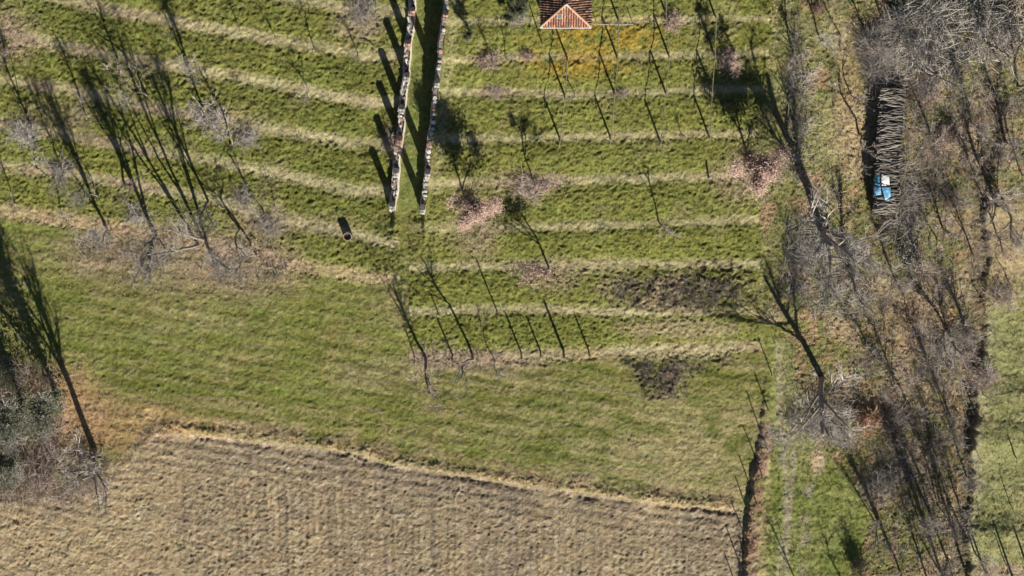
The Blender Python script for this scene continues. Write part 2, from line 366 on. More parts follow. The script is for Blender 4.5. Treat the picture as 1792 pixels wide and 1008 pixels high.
# ---- cover colours (the plants and soils themselves)
def C(r, g, b): return np.array([r, g, b], np.float32)
GREEN, DEEP, OLIVE = C(.150, .153, .042), C(.106, .120, .030), C(.190, .178, .062)
STRAW, TAN, LEAF = C(.40, .355, .20), C(.36, .265, .145), C(.22, .155, .115)
SOIL, SOILG, SOILT = C(.245, .193, .122), C(.180, .147, .108), C(.325, .255, .148)
col = np.zeros(X.shape + (3,), np.float32)
def lay(c, w):
    global col
    w = np.clip(w, 0, 1)[..., None].astype(np.float32); col = col * (1 - w) + c * w
lay(GREEN, np.ones_like(X)); lay(OLIVE, sstep(-0.25, 0.4, wob + 0.5 * wob2 + 0.2 * fine) * 0.75)
lay(DEEP, sstep(0.0, 0.5, big - 0.2 * wob2) * 0.4)
drym = sstep(760, 1100, U) * sstep(660, 760, V) * sstep(-0.6, 0.3, wob2 + wob + 0.2)
lay(C(.29, .255, .125), drym * 0.9 * meadow_m)
lay(C(.24, .20, .10), sstep(0.15, 0.55, wob2 + 0.5 * fine) * meadow_m * 0.45)
lay(DEEP, sstep(0.1, 0.5, -wob2 + 0.5 * fine) * meadow_m * 0.5)
streak = fbm(X * .10 + 3, Y + .16 * X + .3 * wob, .42, 2, 401); lay(C(.27, .235, .12), sstep(0.12, .55, streak) * meadow_m * .55); lay(C(.105, .135, .03), sstep(0.12, .55, -streak) * meadow_m * .5)
lay(C(.16, .185, .045), sstep(0.0, .5, fbm(X, Y, 5.0, 2, 421)) * meadow_m * .45 * sstep(1000, 700, U))
lay(C(.20, .175, .085), sstep(0.3, 0.9, mow) * meadow_m * 0.25)
lay(DEEP, bank * (0.40 + 0.3 * wob)); lay(C(.15, .165, .04), bank * sstep(0.1, 0.5, wob2 + 0.4 * fine) * 0.7)
lay(C(.20, .17, .09), bank * sstep(0.35, 0.65, fbm(X, Y, 2.6, 2, 101)) * 0.35)
lay(STRAW, band * (0.82 + 0.35 * wob + 0.2 * wob2) * np.where(in_e & (TE > 2.5), 0.85, 1.0))
lay(C(.30, .215, .15), band * in_w * sstep(380, 250, U) * sstep(-0.3, 0.3, wob2) * 0.6)
lay(TAN, np.exp(-(TW / 0.16) ** 2) * (U < 690) * in_w * 0.6)
lay(C(.34, .265, .16), np.exp(-((TE + 0.05) / 0.16) ** 2) * in_e * (0.65 + 0.4 * wob2))
lay(C(.25, .19, .14), np.exp(-((TE + 0.16) / 0.22) ** 2) * sstep(710, 740, U) * sstep(1000, 900, U) * 0.6)
for (cx, cy, rx, ry, s) in ((175, 440, 80, 40, .55), (290, 450, 130, 55, .55), (430, 465, 90, 55, .75), (800, 632, 90, 14, .6), (0, 60, 60, 45, .7), (95, 200, 80, 25, .4),
                            (400, 210, 70, 22, .35), (455, 385, 50, 22, .6), (625, 45, 45, 30, .7), (855, 105, 24, 12, .7), (965, 480, 50, 30, .55), (900, 320, 70, 22, .5), (870, 160, 40, 10, .7),
                            (1305, 315, 50, 40, .6), (830, 405, 45, 45, .55), (555, 390, 70, 18, .4), (650, 655, 60, 25, .35), (690, 240, 25, 25, .5)):
    lay(LEAF + C(.06, .05, .04), blob(cx, cy, rx, ry, 0, 0.6) * s * (0.75 + 0.5 * fine))
lay(C(.30, .19, .03), np.maximum(blob(1060, 66, 110, 30, 0, .7), blob(1010, 108, 90, 28, 0, .7)) * sstep(-0.9, 0.4, wob2 + fine) * 0.66)
# lane and the mown strip east of the wall
lay(C(.14, .165, .05), is_lane * 0.8); lay(C(.28, .26, .12), is_lane * sstep(12, 2, U - xl) * 0.7)
lay(C(.27, .255, .12), (np.exp(-((U - xr - 16) / 10) ** 2) * (V < 340)) * 0.7)
lay(C(.19, .18, .06), blob(735, 400, 70, 40, 0, .6) * 0.5)
# dry edge and field
lay(C(.345, .265, .15), np.exp(-((Vp - fy + 9 + 9 * wob2) / 14.0) ** 2) * (Up < 1290) * (0.75 + 0.6 * wob2)); lay(C(.24, .19, .11), np.exp(-((Vp - fy + 26) / 9.0) ** 2) * (Up < 1290) * sstep(-.2, .4, wob2) * .7); lay(C(.30, .20, .10), blob(215, 745, 150, 45, 4, .5) * 0.75); lay(C(.42, .31, .15), blob(300, 735, 110, 18, 5, .5) * sstep(-.2, .4, wob2) * 0.8)
lay(C(.33, .215, .115), blob(110, 720, 70, 75, 0, .5) * 0.8)
fs = np.maximum(np.where(is_field, 1.0, 0.0), sstep(-40, 10, Vp - fy + 12 * wob2) * sstep(300, 240, U) * .9)
lay(C(.27, .19, .11), fs * sstep(300, 240, U))
lay(SOIL, fs); lay(SOILG, fs * (1 - inner) * 0.85); lay(SOILT, fs * sstep(560, 100, U) * 0.7); lay(SOILT, fs * sstep(0, .5, wob + .5 * wob2) * 0.5)
lay(C(.15, .122, .095), fs * sstep(0.15, 0.6, fbm(X, Y, 4.0, 3, 441)) * 0.45); lay(C(.36, .30, .195), fs * sstep(0.2, .9, rows_v) * .4); lay(C(.15, .125, .10), fs * sstep(0.15, .7, -rows_v) * .5); lay(C(.36, .30, .18), fs * sstep(.25, .6, fbm(X * 1.0, Y * .12, .5, 2, 451)) * inner * .4); lay(C(.40, .335, .235), fs * sstep(0.15, 0.6, fbm(X, Y, 0.5, 2, 111)) * 0.5)
# brush hollows
lay(C(.125, .10, .075), np.maximum(br1, br2) * 0.9 * sstep(-.7, -.1, wob2 + wob)); lay(C(.30, .24, .14), br1 * sstep(.05, .5, wob2 + fine) * 0.6); lay(C(.145, .15, .05), np.maximum(br1, br2) * sstep(.1, .5, n_br) * .7); lay(STRAW, blob(1180, 615, 110, 12) * 0.6)
lay(C(.33, .29, .15), blob(1050, 465, 60, 16) * .5); lay(C(.30, .24, .15), blob(1190, 575, 110, 16) * .6)
# woodland floor
w = np.where(is_wood | is_ditch | is_stream, 1.0, 0.0); n1 = fbm(X, Y, 3.2, 3, 121); n2 = fbm(X, Y, 1.1, 3, 131)
lay(C(.215, .17, .11), w); lay(C(.31, .255, .15), w * sstep(0.05, .5, n1 + .4 * n2) * .85); lay(C(.150, .158, .05), w * sstep(-.3, .15, -n1 + .5 * n2) * 0.85)
lay(C(.30, .19, .125), w * sstep(.1, .5, n2 - .3 * n1) * 0.65); lay(C(.13, .105, .08), w * sstep(.25, .6, -n2) * 0.5)
lay(C(.165, .185, .06), w * sstep(1520, 1400, U) * sstep(640, 420, V) * sstep(-.5, .2, n1) * 0.75)
lay(C(.33, .25, .14), w * blob(1490, 180, 26, 110, 0, .6) * 0.5)
lay(C(.34, .23, .15), w * blob(1590, 570, 70, 50, 0, .6) * 0.5); lay(C(.33, .22, .15), w * blob(1755, 430, 22, 90, 0, .6) * 0.6)
lay(C(.20, .125, .085), np.where(is_ditch, 0.8, 0) * sstep(-.4, .3, n2)); lay(C(.10, .085, .06), np.where(is_stream, 0.6, 0))
# farm track
tr = np.where(is_track | is_wood, 1.0, 0.0) * sstep(16, -22, Up - trk_r + 10 * n2) * sstep(560, 620, V + 20 * wob2)
lay(C(.152, .173, .048), tr); lay(C(.21, .22, .08), tr * sstep(-.2, .4, n1 + .3 * n2) * .7)
for poly in ([(1358, 560), (1366, 700), (1374, 820), (1376, 900), (1362, 1008), (1350, 1300)], [(1388, 560), (1394, 680), (1390, 780), (1382, 900), (1376, 1008), (1370, 1300)]):
    lay(C(.31, .275, .19), np.exp(-((U - ip(poly, Vc, 1) + 2 * wob2) / 4.5) ** 2) * (0.75 + .4 * wob2) * tr)
lay(C(.27, .24, .14), tr * sstep(1352, 1362, Up) * sstep(1425, 1395, Up) * sstep(880, 700, V + 30 * n1) * .6)
er = np.exp(-((U - ip([(1432, 600), (1420, 700), (1428, 800), (1415, 860), (1408, 930), (1400, 1008), (1395, 1300)], Vc, 1) + 5 * wob2) / 8) ** 2) * (V > 640)
lay(C(.27, .235, .185), er * sstep(-.35, .15, n2 + .3 * wob2) * 0.8)
lay(C(.44, .34, .23), blob(1430, 805, 12, 22) * .8)
# meadow east of the stream
rm = np.where(is_rmead, 1.0, 0.0)
lay(C(.200, .203, .088), rm); lay(C(.29, .27, .13), rm * sstep(0, .5, wob2 + .5 * n1) * .6); lay(C(.30, .22, .14), rm * blob(1750, 420, 60, 100, 0, .5) * .7)
lay(C(.34, .265, .175), rm * sstep(985, 995, Vp) * .9); lay(C(.31, .28, .17), np.exp(-((U - ip(STREAM, Vc, 1) - 13) / 7) ** 2) * (V > 560) * .7)
# spread of single tufts
col *= (1 + 0.30 * gr + 0.22 * fine)[..., None]
col *= (1 + 0.055 * np.stack([fbm(X, Y, .8, 2, 141), 0.4 * fbm(X, Y, .8, 2, 151), fbm(X, Y, .8, 2, 161)], -1))
col = np.clip(col, 0.012, 0.7)

# ---- cut the sheet into its pieces
region = np.zeros(X.shape, int)            # 0 meadow
region[in_w] = 1; region[in_e] = 2; region[is_lane] = 3; region[is_wood] = 4; region[is_track] = 5; region[is_stream] = 6
region[is_rmead] = 7; region[is_ditch] = 8; region[is_field] = 9
RN = {0: ('meadow', 'mown green meadow between the terraces and the ploughed field'), 1: ('terraced_slope', 'grassy terraces with slanting pale paths west of the pillared walls'),
      2: ('terraced_slope', 'grassy terraces with level pale paths below the tiled hut'), 3: ('grass_lane', 'narrow grass lane between the two stone walls'),
      4: ('woodland_floor', 'leaf strewn woodland floor under the bare trees'), 5: ('farm_track', 'green farm track with pale wheel ruts beside the earth bank'),
      6: ('stream_bed', 'dark stream bed along the foot of the eastern meadow'), 7: ('pasture', 'pale green pasture beyond the stream'),
      8: ('earth_bank', 'long earth bank under russet leaves between field and farm track'), 9: ('ploughed_field', 'brown ploughed field with clods and drill rows')}
VV = np.stack([X, Y, Zf], -1).reshape(-1, 3); CC = col.reshape(-1, 3)
idx = np.arange(nx * ny).reshape(ny, nx)
Q = np.stack([idx[:-1, :-1], idx[:-1, 1:], idx[1:, 1:], idx[1:, :-1]], -1).reshape(-1, 4); QR = region[:-1, :-1].reshape(-1)
for k, (nm, lb) in RN.items():
    f = Q[QR == k]; u, inv = np.unique(f, return_inverse=True)
    o = link(nm, mesh_np(nm, VV[u], inv.reshape(-1, 4), CC[u], True, M['ground']))
    tag(o, lb, 'ground', kind='structure')

def sample(px, py, arr):
    pass
gx0, gy0 = -47.5, -28.5; jx = int(np.argmin(np.abs(xs - gx0))); jy = int(np.argmin(np.abs(ys - gy0)))
def grid_ij(x, y):
    i = np.clip(((x - gx0) / 0.09 + 0.5).astype(int) + jx, 0, nx - 1); j = np.clip(((y - gy0) / 0.09 + 0.5).astype(int) + jy, 0, ny - 1); return j, i
def zf(x, y):
    j, i = grid_ij(np.array([x]), np.array([y])); return float(Zf[j[0], i[0]])

# ------------------------------------------------------------------ grass blades and leaf litter
rg = np.random.default_rng(5)
def blades(name, label, cat, sel, n, hmin, hmax, wid, per=4, tint=1.0, spread=0.09):
    x = rg.uniform(-46.5, 46.5, n); y = rg.uniform(-27.5, 27, n); j, i = grid_ij(x, y)
    k = sel[j, i] > rg.random(n); x, y, j, i = x[k], y[k], j[k], i[k]; m = len(x)
    c = CC.reshape(ny, nx, 3)[j, i] * tint * rg.uniform(0.7, 1.45, (m, 1)) * rg.uniform(0.92, 1.08, (m, 3))
    z = Zf[j, i]
    P = np.stack([x, y, z], -1)[:, None, :].repeat(per, 1).reshape(-1, 3); cc = c[:, None, :].repeat(per, 1).reshape(-1, 3)
    N = len(P); P[:, :2] += rg.normal(0, spread, (N, 2)); P[:, 2] -= 0.02
    a = rg.uniform(0, 2 * math.pi, N); h = rg.uniform(hmin, hmax, N); w = wid * rg.uniform(0.6, 1.4, N)
    lean = rg.uniform(0.2, 0.9, N) * h; la = rg.uniform(0, 2 * math.pi, N)
    d = np.stack([np.cos(a) * w, np.sin(a) * w, np.zeros(N)], -1)
    tip = P + np.stack([np.cos(la) * lean, np.sin(la) * lean, h], -1)
    Vv = np.stack([P - d, P + d, tip], 1).reshape(-1, 3); F = np.arange(3 * N).reshape(-1, 3)
    o = link(name, mesh_np(name, Vv, F, np.clip(cc.repeat(3, 0), 0.01, 0.7), False, M['blades'])); tag(o, label, cat, kind='stuff'); return o
g_terr = np.where((region == 1) | (region == 2), 0.35 + 0.65 * bank, 0); g_mead = np.where((region == 0) | (region == 3), 0.7, 0)
g_dry = np.clip(edge, 0, 1) * np.where(region == 9, 0.2, 0.9) + np.maximum(br1, br2) * 0.5
g_wood = np.where((region == 4) | (region == 5) | (region == 7) | (region == 8), 0.75, 0)
blades('terrace_grass', 'rough tufted grass covering the terrace banks', 'grass', g_terr, 90000, .06, .20, .022)
blades('meadow_grass', 'short grass covering the mown meadow', 'grass', g_mead, 70000, .04, .12, .02)
blades('dry_grass', 'long straw coloured grass along the field edge', 'grass', g_dry, 70000, .12, .35, .018, per=5, tint=1.15)
blades('woodland_grass', 'patchy grass and weeds under the eastern trees', 'weeds', g_wood, 55000, .06, .28, .024)
def litter(name, label, sel, n, c1, c2, size):
    x = rg.uniform(-46.5, 46.5, n); y = rg.uniform(-27.5, 27, n); j, i = grid_ij(x, y)
    k = sel[j, i] > rg.random(n); x, y, j, i = x[k], y[k], j[k], i[k]; m = len(x)
    P = np.stack([x, y, Zf[j, i] + rg.uniform(0.02, 0.09, m)], -1); a = rg.uniform(0, 6.283, m); s = size * rg.uniform(.6, 1.4, m)
    t1 = np.stack([np.cos(a) * s, np.sin(a) * s, rg.normal(0, .4, m) * s], -1); t2 = np.stack([-np.sin(a) * s, np.cos(a) * s, rg.normal(0, .4, m) * s], -1) * .7
    Vv = np.stack([P - t1, P - t2, P + t1, P + t2], 1).reshape(-1, 3)
    c = (C(*c1) + (C(*c2) - C(*c1)) * rg.random((m, 1))) * rg.uniform(.75, 1.25, (m, 1))
    o = link(name, mesh_np(name, Vv, np.arange(4 * m).reshape(-1, 4), c.repeat(4, 0), False, M['litter'])); tag(o, label, 'leaves', kind='stuff')
l_t = sum(blob(cx, cy, rx, ry, 0, .6) * s for cx, cy, rx, ry, s in ((290, 450, 190, 60, .8), (430, 465, 90, 50, .8), (830, 405, 50, 50, .9), (1305, 315, 55, 50, .9), (965, 482, 50, 30, .9), (855, 105, 24, 12, 1), (922, 96, 16, 8, 1), (1272, 103, 22, 14, 1), (1180, 38, 20, 16, 1), (110, 720, 70, 80, .9), (20, 60, 60, 50, .8), (800, 632, 90, 14, .7), (930, 320, 60, 20, .7)))
litter('leaf_litter', 'fallen brown leaves lying under the terrace trees', np.clip(l_t, 0, 1), 130000, (.20, .12, .085), (.46, .33, .25), .05)
litter('leaf_litter', 'fallen tan and russet leaves on the woodland floor', np.where(np.isin(region, (4, 6, 8)), .35 + .5 * sstep(-.2, .4, n2), 0) + er * .4, 150000, (.17, .10, .065), (.46, .34, .23), .055)

# ------------------------------------------------------------------ trees
def gen_branches(seed, H, trunk_r, fork=0.28, limbs=5, spread=0.5, sub=(6, 6, 3), wander=0.12, stems=1, up=0.5, a2=(.35, .85), q2=.16):
    rn = random.Random(seed); wood = MB(); crown = MB()
    def grow(p, d, ln, r, lvl, mb, n):
        pts = [p.copy()]; rad = [r]; q = p.copy(); dd = d.copy()
        for i in range(n):
            dd = (dd + Vector((rn.gauss(0, wander), rn.gauss(0, wander), rn.gauss(0, wander * .6) + up * 0.10 * (lvl > 0)))).normalized()
            q = q + dd * ln / n; pts.append(q.copy()); rad.append(r * (1 - 0.8 * (i + 1) / n) if lvl else r * (1 - 0.5 * (i + 1) / n))
        rad = [max(x, 0.009) for x in rad]
        mb.tube(pts, rad, 6 if lvl == 0 else (5 if lvl == 1 else 3), cap=lvl < 2)
        return pts, rad
    def side(d, ang):
        a = rn.uniform(0, 6.283); t = Vector((math.cos(a), math.sin(a), 0)); t = (t - d * t.dot(d)).normalized()
        return (d * math.cos(ang) + t * math.sin(ang)).normalized()
    def at_(pts, s):
        f = s * (len(pts) - 1); i = min(int(f), len(pts) - 2); return pts[i].lerp(pts[i + 1], f - i), (pts[i + 1] - pts[i]).normalized()
    for st in range(stems):
        a0 = 6.283 * st / stems + rn.uniform(0, 1); off = Vector((math.cos(a0), math.sin(a0), 0)) * (trunk_r * 1.5 if stems > 1 else 0)
        d0 = (Vector((0, 0, 1)) + (off.normalized() * 0.22 if stems > 1 else Vector((rn.gauss(0, .04), rn.gauss(0, .04), 0)))).normalized()
        h0 = H * (0.92 if stems == 1 else rn.uniform(.75, .95)); p0 = off + Vector((0, 0, -0.25))
        tp, tr_ = grow(p0, d0, h0, trunk_r / (1 if stems == 1 else 1.4), 0, wood, 8)
        nl = max(2, limbs // stems)
        for i in range(nl):
            s = fork + (0.9 - fork) * (i + rn.random() * .6) / nl; b, bd = at_(tp, s)
            ll = H * (1 - s) * rn.uniform(.65, .95) + H * .08
            l1, r1 = grow(b, side(bd, spread * rn.uniform(.7, 1.3)), ll, trunk_r * (1 - .55 * s) * rn.uniform(.5, .8) / (1 if stems == 1 else 1.3), 1, wood, 6)
            for j in range(sub[0]):
                s2 = rn.uniform(.2, 1.0); b2, d2 = at_(l1, s2)
                l2, r2 = grow(b2, side(d2, rn.uniform(*a2)), ll * rn.uniform(.28, .5) * (1.15 - .5 * s2), max(.014, trunk_r * q2), 2, crown, 4)
                for k in range(sub[1]):
                    b3, d3 = at_(l2, rn.uniform(.15, 1)); l3, r3 = grow(b3, side(d3, rn.uniform(.4, .9)), ll * rn.uniform(.12, .24), .012, 3, crown, 3)
                    for m in range(sub[2]):
                        b4, d4 = at_(l3, rn.uniform(.1, 1)); grow(b4, side(d4, rn.uniform(.4, 1.0)), ll * rn.uniform(.06, .13), .009, 4, crown, 2)
        for j in range(sub[0]):
            b2, d2 = at_(tp, rn.uniform(max(.5, fork), 1)); l2, r2 = grow(b2, side(d2, rn.uniform(.4, .9)), H * rn.uniform(.10, .2), .016, 2, crown, 3)
            for k in range(sub[1]):
                b3, d3 = at_(l2, rn.uniform(.15, 1)); grow(b3, side(d3, rn.uniform(.4, .9)), H * rn.uniform(.05, .1), .01, 3, crown, 2)
    return wood, crown
def leaves_on(mb, rn, n, size, H, hmin=.25, jit=.16):
    """leaf-sized quads hung on the twigs of a crown"""
    out = MB(); vs = [Vector(v) for v in mb.v if v[2] > H * hmin]
    for i in range(n):
        c = rn.choice(vs) + Vector((rn.gauss(0, jit), rn.gauss(0, jit), rn.gauss(0, jit)))
        a = Vector((rn.gauss(0, 1), rn.gauss(0, 1), rn.gauss(0, 1))).normalized(); b = a.orthogonal().normalized(); s = size * rn.uniform(.6, 1.4)
        out.add([c - a * s, c - b * s * .6, c + a * s, c + b * s * .6], [(0, 1, 2, 3)])
    return out
VAR = {}
def variant(key, H, mats, leaf=None, **kw):
    w, c = gen_branches(abs(hash_(key)), H, **kw)
    d = {'H': H, 'trunk': w.mesh('trunk', M[mats[0]], True), 'crown': c.mesh('crown', M[mats[1]])}
    if leaf:
        rn = random.Random(hash_(key) + 3); d['foliage'] = leaves_on(w if key == 'ivyA' else c, rn, leaf[0], leaf[1], H, leaf[3], .3 if leaf[0] > 9000 else (.42 if key == 'ivyA' else .16)).mesh('foliage', M[leaf[2]])
    VAR[key] = d
def hash_(s):
    h = 7
    for ch in s: h = (h * 131 + ord(ch)) % 1000003
    return h
variant('vaseA', 10, ('bark', 'twig'), trunk_r=.18, wander=.07, fork=.12, limbs=9, spread=.24, sub=(7, 5, 2), up=1.2, a2=(.2, .55), q2=.17)
variant('vaseB', 10, ('bark', 'twig'), trunk_r=.17, wander=.07, fork=.10, limbs=9, spread=.22, sub=(6, 5, 2), stems=3, up=1.2, a2=(.2, .55), q2=.17)
variant('vaseC', 10, ('bark', 'twig'), trunk_r=.15, wander=.08, fork=.18, limbs=7, spread=.30, sub=(7, 5, 2), up=1.0, a2=(.22, .6), q2=.17)
variant('broadA', 10, ('bark', 'twig'), trunk_r=.29, fork=.24, limbs=9, spread=.62, sub=(7, 5, 2), up=.6, wander=.09, a2=(.3, .7), q2=.22)
variant('broadB', 10, ('bark', 'twig'), trunk_r=.27, fork=.28, limbs=8, spread=.72, sub=(8, 5, 3), up=.5, wander=.10, a2=(.3, .75), q2=.22)
variant('broadC', 10, ('bark', 'twigbrown'), trunk_r=.20, fork=.2, limbs=9, spread=.7, sub=(7, 5, 2), up=.5, wander=.12, a2=(.3, .8), q2=.18)
variant('slimA', 5, ('bark', 'twigbrown'), trunk_r=.085, fork=.40, limbs=5, spread=.5, sub=(4, 4, 2), up=.6)
variant('slimB', 5, ('bark', 'twig'), trunk_r=.075, fork=.30, limbs=5, spread=.45, sub=(4, 4, 2), up=.6)
variant('slimC', 5, ('bark', 'twigdark'), trunk_r=.09, fork=.5, limbs=4, spread=.6, sub=(5, 4, 2), up=.3, wander=.2)
variant('orchA', 2.5, ('bark', 'twigbrown'), trunk_r=.05, fork=.33, limbs=6, spread=.75, sub=(4, 4, 1), up=.4)
variant('orchB', 2.5, ('bark', 'twigdark'), trunk_r=.045, fork=.4, limbs=4, spread=.5, sub=(3, 3, 1), up=.5)
variant('leafA', 5, ('bark', 'twigbrown'), (17000, .068, 'leafbrown', .2), trunk_r=.11, fork=.28, limbs=11, spread=.8, sub=(6, 4, 1), up=.3)
variant('leafB', 5, ('bark', 'twigbrown'), (1100, .07, 'leafbrown', .4), trunk_r=.09, fork=.36, limbs=8, spread=.7, sub=(6, 4, 2), up=.3)
variant('ivyA', 9, ('bark', 'twig'), (3800, .11, 'ivy', .08), trunk_r=.22, fork=.2, limbs=8, spread=.5, sub=(8, 6, 3), up=.6)
variant('pale', 5, ('barkpale', 'twig'), trunk_r=.05, fork=.55, limbs=3, spread=.5, sub=(3, 4, 2), up=.6)
ti = [0]
def tree(px, py, H, var, label, group=None, rz=None, lean=(0, 0), name='bare_tree', wide=1.0, kind_cat='tree'):
    g = ground_at(px, py); v = VAR[var]; ti[0] += 1; rn = random.Random(ti[0] * 77)
    s = H / v['H']; o = empty(name, (g.x, g.y, zf(g.x, g.y) - 0.02))
    o.rotation_euler = Euler((R(lean[1]), R(lean[0]), rn.uniform(0, 6.28) if rz is None else rz)); o.scale = (s * wide, s * wide, s)
    for part in ('trunk', 'crown', 'foliage'):
        if part in v: link(part, v[part], o)
    tag(o, label, kind_cat, group); return o
TW_G, TE_G, TO_G, TWD_G = 'bare trees on the western terraces', 'small trees on the eastern terraces', 'young orchard trees on the upper western terraces', 'bare trees in the eastern wood'
tree(187, 403, 7.6, 'vaseA', 'thick trunked bare tree, leftmost of the three big ones on the lowest western path', TW_G)
tree(272, 412, 10.3, 'vaseA', 'tall bare tree, middle of the three big ones on the lowest western path', TW_G, rz=2)
tree(355, 427, 12.3, 'vaseB', 'tallest multi-stemmed bare tree at the west edge of the meadow', TW_G)
tree(364, 352, 8.6, 'vaseC', 'bare tree one terrace above the tallest multi-stemmed tree', TW_G)
tree(450, 447, 6.2, 'slimB', 'slim bare tree nearest the barrel on the lowest western path', TW_G)
tree(355, 187, 6.6, 'vaseC', 'lone bare tree with grey twigs high on the western terraces', TW_G, wide=.8)
tree(52, 212, 5.3, 'vaseC', 'bare tree on the fourth path near the left picture edge', TW_G)
tree(28, 358, 3.6, 'slimA', 'small forked bare tree beside the left picture edge', TW_G)
tree(108, 378, 3.6, 'slimB', 'thin bare sapling left of the three big terrace trees', TW_G)
tree(112, 300, 5.0, 'vaseC', 'bare tree on the path above the thin sapling', TW_G, wide=.8)
tree(463, 373, 4.4, 'slimA', 'slender bare tree on the path left of the barrel', TW_G)
tree(482, 369, 2.6, 'slimB', 'short bare sapling close beside the slender tree near the barrel', TW_G)
tree(172, 345, 4.6, 'slimB', 'thin bare tree just above the pale barked birch', TW_G)
tree(196, 405, 3.4, 'pale', 'slim birch with pale bark on the lowest western path', TW_G, lean=(0, -14), name='birch_tree')
tree(150, 318, 6.2, 'vaseC', 'bare tree one terrace above the thick trunked one', TW_G, wide=.9)
tree(330, 110, 5.2, 'vaseC', 'bare tree on the second path at upper left', TW_G)
for (x, y, h, v, lb) in ((62, 292, 4.2, 'slimB', 'feathery thin tree on the third path near the left edge'), (218, 322, 5.0, 'slimA', 'feathery thin tree between the birch and the middle big tree'), (402, 255, 4.4, 'slimB', 'feathery thin tree right of the lone upper terrace tree'),
                         (152, 208, 4.2, 'slimA', 'feathery thin tree on the fourth path at left'), (258, 168, 4.6, 'slimB', 'feathery thin tree left of the lone upper terrace tree'), (205, 100, 4.0, 'slimA', 'feathery thin tree on the second path at upper left'), (420, 400, 4.8, 'slimB', 'feathery thin tree between the tallest tree and the barrel')):
    tree(x, y, h, v, lb, TW_G, wide=1.3)
tree(10, 95, 4.2, 'slimA', 'bare tree among brown leaves at the upper left picture edge', TW_G)
for (x, y, h, v, lb) in ((483, 66, 2.2, 'orchB', 'upright young orchard tree, leftmost of three on the top pale path'), (548, 80, 2.7, 'orchB', 'young orchard tree, middle one of three on the top pale path'),
                         (625, 92, 2.5, 'orchB', 'young orchard tree at the bend of the top pale path'), (540, 158, 2.5, 'orchA', 'spreading little orchard tree on the second pale path'),
                         (612, 166, .9, 'orchB', 'knee high sapling at the east end of the second pale path'), (352, 42, 1.5, 'orchB', 'tiny orchard sapling on the top path, further left'),
                         (421, 53, 1.8, 'orchB', 'small orchard sapling on the top path beside the tiny one'), (408, 131, .8, 'orchB', 'very small sapling on the second path near the middle'),
                         (300, 55, 2.0, 'orchA', 'bushy sapling where the top path bends at upper left')):
    tree(x, y, h, v, lb, TO_G, name='young_tree')
tree(819, 370, 6.3, 'leafA', 'tree with dense russet dead leaves below the right wall end', TE_G, name='beech_tree', wide=.64, rz=1.0, lean=(6, 0))
tree(1312, 300, 6.8, 'leafA', 'tall tree with russet dead leaves at the wood edge', TE_G, name='beech_tree', wide=.72, rz=1.4, lean=(4, 6))
tree(960, 466, 5.2, 'leafB', 'thinly leaved russet tree in the middle of the lower terraces', TE_G, name='beech_tree')
tree(932, 311, 4.7, 'leafB', 'slim tree with sparse pinkish leaves on the fifth eastern path', TE_G, name='beech_tree', wide=.8)
tree(1153, 389, 4.2, 'slimA', 'lone bare tree on the fourth eastern path', TE_G)
tree(861, 94, 2.8, 'slimA', 'thin sapling beside the small russet bush near the walls', TE_G, name='young_tree')
tree(885, 102, 2.8, 'slimB', 'second thin sapling from the walls on the upper path', TE_G, name='young_tree')
tree(745, 627, 6.0, 'slimA', 'bushy topped thin tree at the south-west corner of the lower terraces', TE_G, wide=1.5)
tree(723, 617, 2.8, 'orchB', 'stunted stem beside the bushy topped corner tree', TE_G)
tree(825, 619, 7.8, 'slimC', 'very tall thin tree among the bottom row of posts', TE_G, wide=.9)
tree(866, 630, 4.0, 'slimB', 'short forked tree standing south of the bottom row of posts', TE_G, wide=.8)
tree(1283, 88, 2.7, 'leafB', 'small tree with a round leafy head on the top eastern path', TE_G, name='young_tree')
tree(1052, 389, .9, 'orchA', 'leafless stub of a bush on the fourth eastern path', TE_G, name='young_tree')
tree(1006, 165, 2.2, 'orchB', 'thin vine stem close to the first trellis post', TE_G, name='young_tree')
tree(1080, 158, 2.0, 'orchA', 'small russet bushy sapling on the third upper path', TE_G, name='young_tree')
tree(1191, 233, 1.9, 'orchB', 'lone sapling between the third and fourth trellis lines', TE_G, name='young_tree')
# east
tree(1442, 402, 10.5, 'broadA', 'large grey bare tree in the middle of the wood edge', TWD_G, rz=.6, wide=1.3)
tree(1440, 662, 9.3, 'broadB', 'large grey bare tree overhanging the farm track', TWD_G, rz=2.2, wide=1.15)
tree(1503, 236, 5.4, 'slimC', 'thin bare tree against the log pile', TWD_G)
tree(1485, 156, 4.0, 'slimB', 'thin bare sapling north-west of the log pile', TWD_G)
tree(1524, 92, 4.4, 'slimA', 'crooked bare tree at the north end of the log pile', TWD_G)
tree(1656, 578, 5.0, 'broadB', 'grey bare tree left of the stream in the middle of the wood', TWD_G)
tree(1588, 563, 2.9, 'slimA', 'slight sapling on russet leaves between track and stream', TWD_G)
tree(1722, 540, 2.6, 'slimC', 'stout short tree leaning at the stream bank', TWD_G)
tree(1735, 338, 5.8, 'broadA', 'dark bare tree on the upper stream bank', TWD_G)
tree(1668, 330, 3.6, 'slimB', 'sapling between the blue cover and the stream', TWD_G)
tree(1702, 1034, 8.2, 'vaseC', 'tall bare tree at the bottom edge beside the stream', TWD_G)
tree(1662, 1042, 7.2, 'vaseA', 'bare tree at the bottom edge, second from the stream', TWD_G)
tree(1626, 1022, 6.4, 'vaseC', 'bare tree at the bottom edge, third from the stream', TWD_G)
tree(1690, 830, 5.5, 'vaseC', 'bare tree on the stream bank below the middle', TWD_G)
tree(1640, 800, 4.6, 'slimC', 'crooked bare tree in the dark lower wood', TWD_G)
tree(1537, 918, 4.6, 'vaseB', 'many stemmed bare tree at the east side of the green track', TWD_G, wide=1.3)
tree(1482, 1045, 4.2, 'slimC', 'bare tree just below the picture edge beside the track', TWD_G)
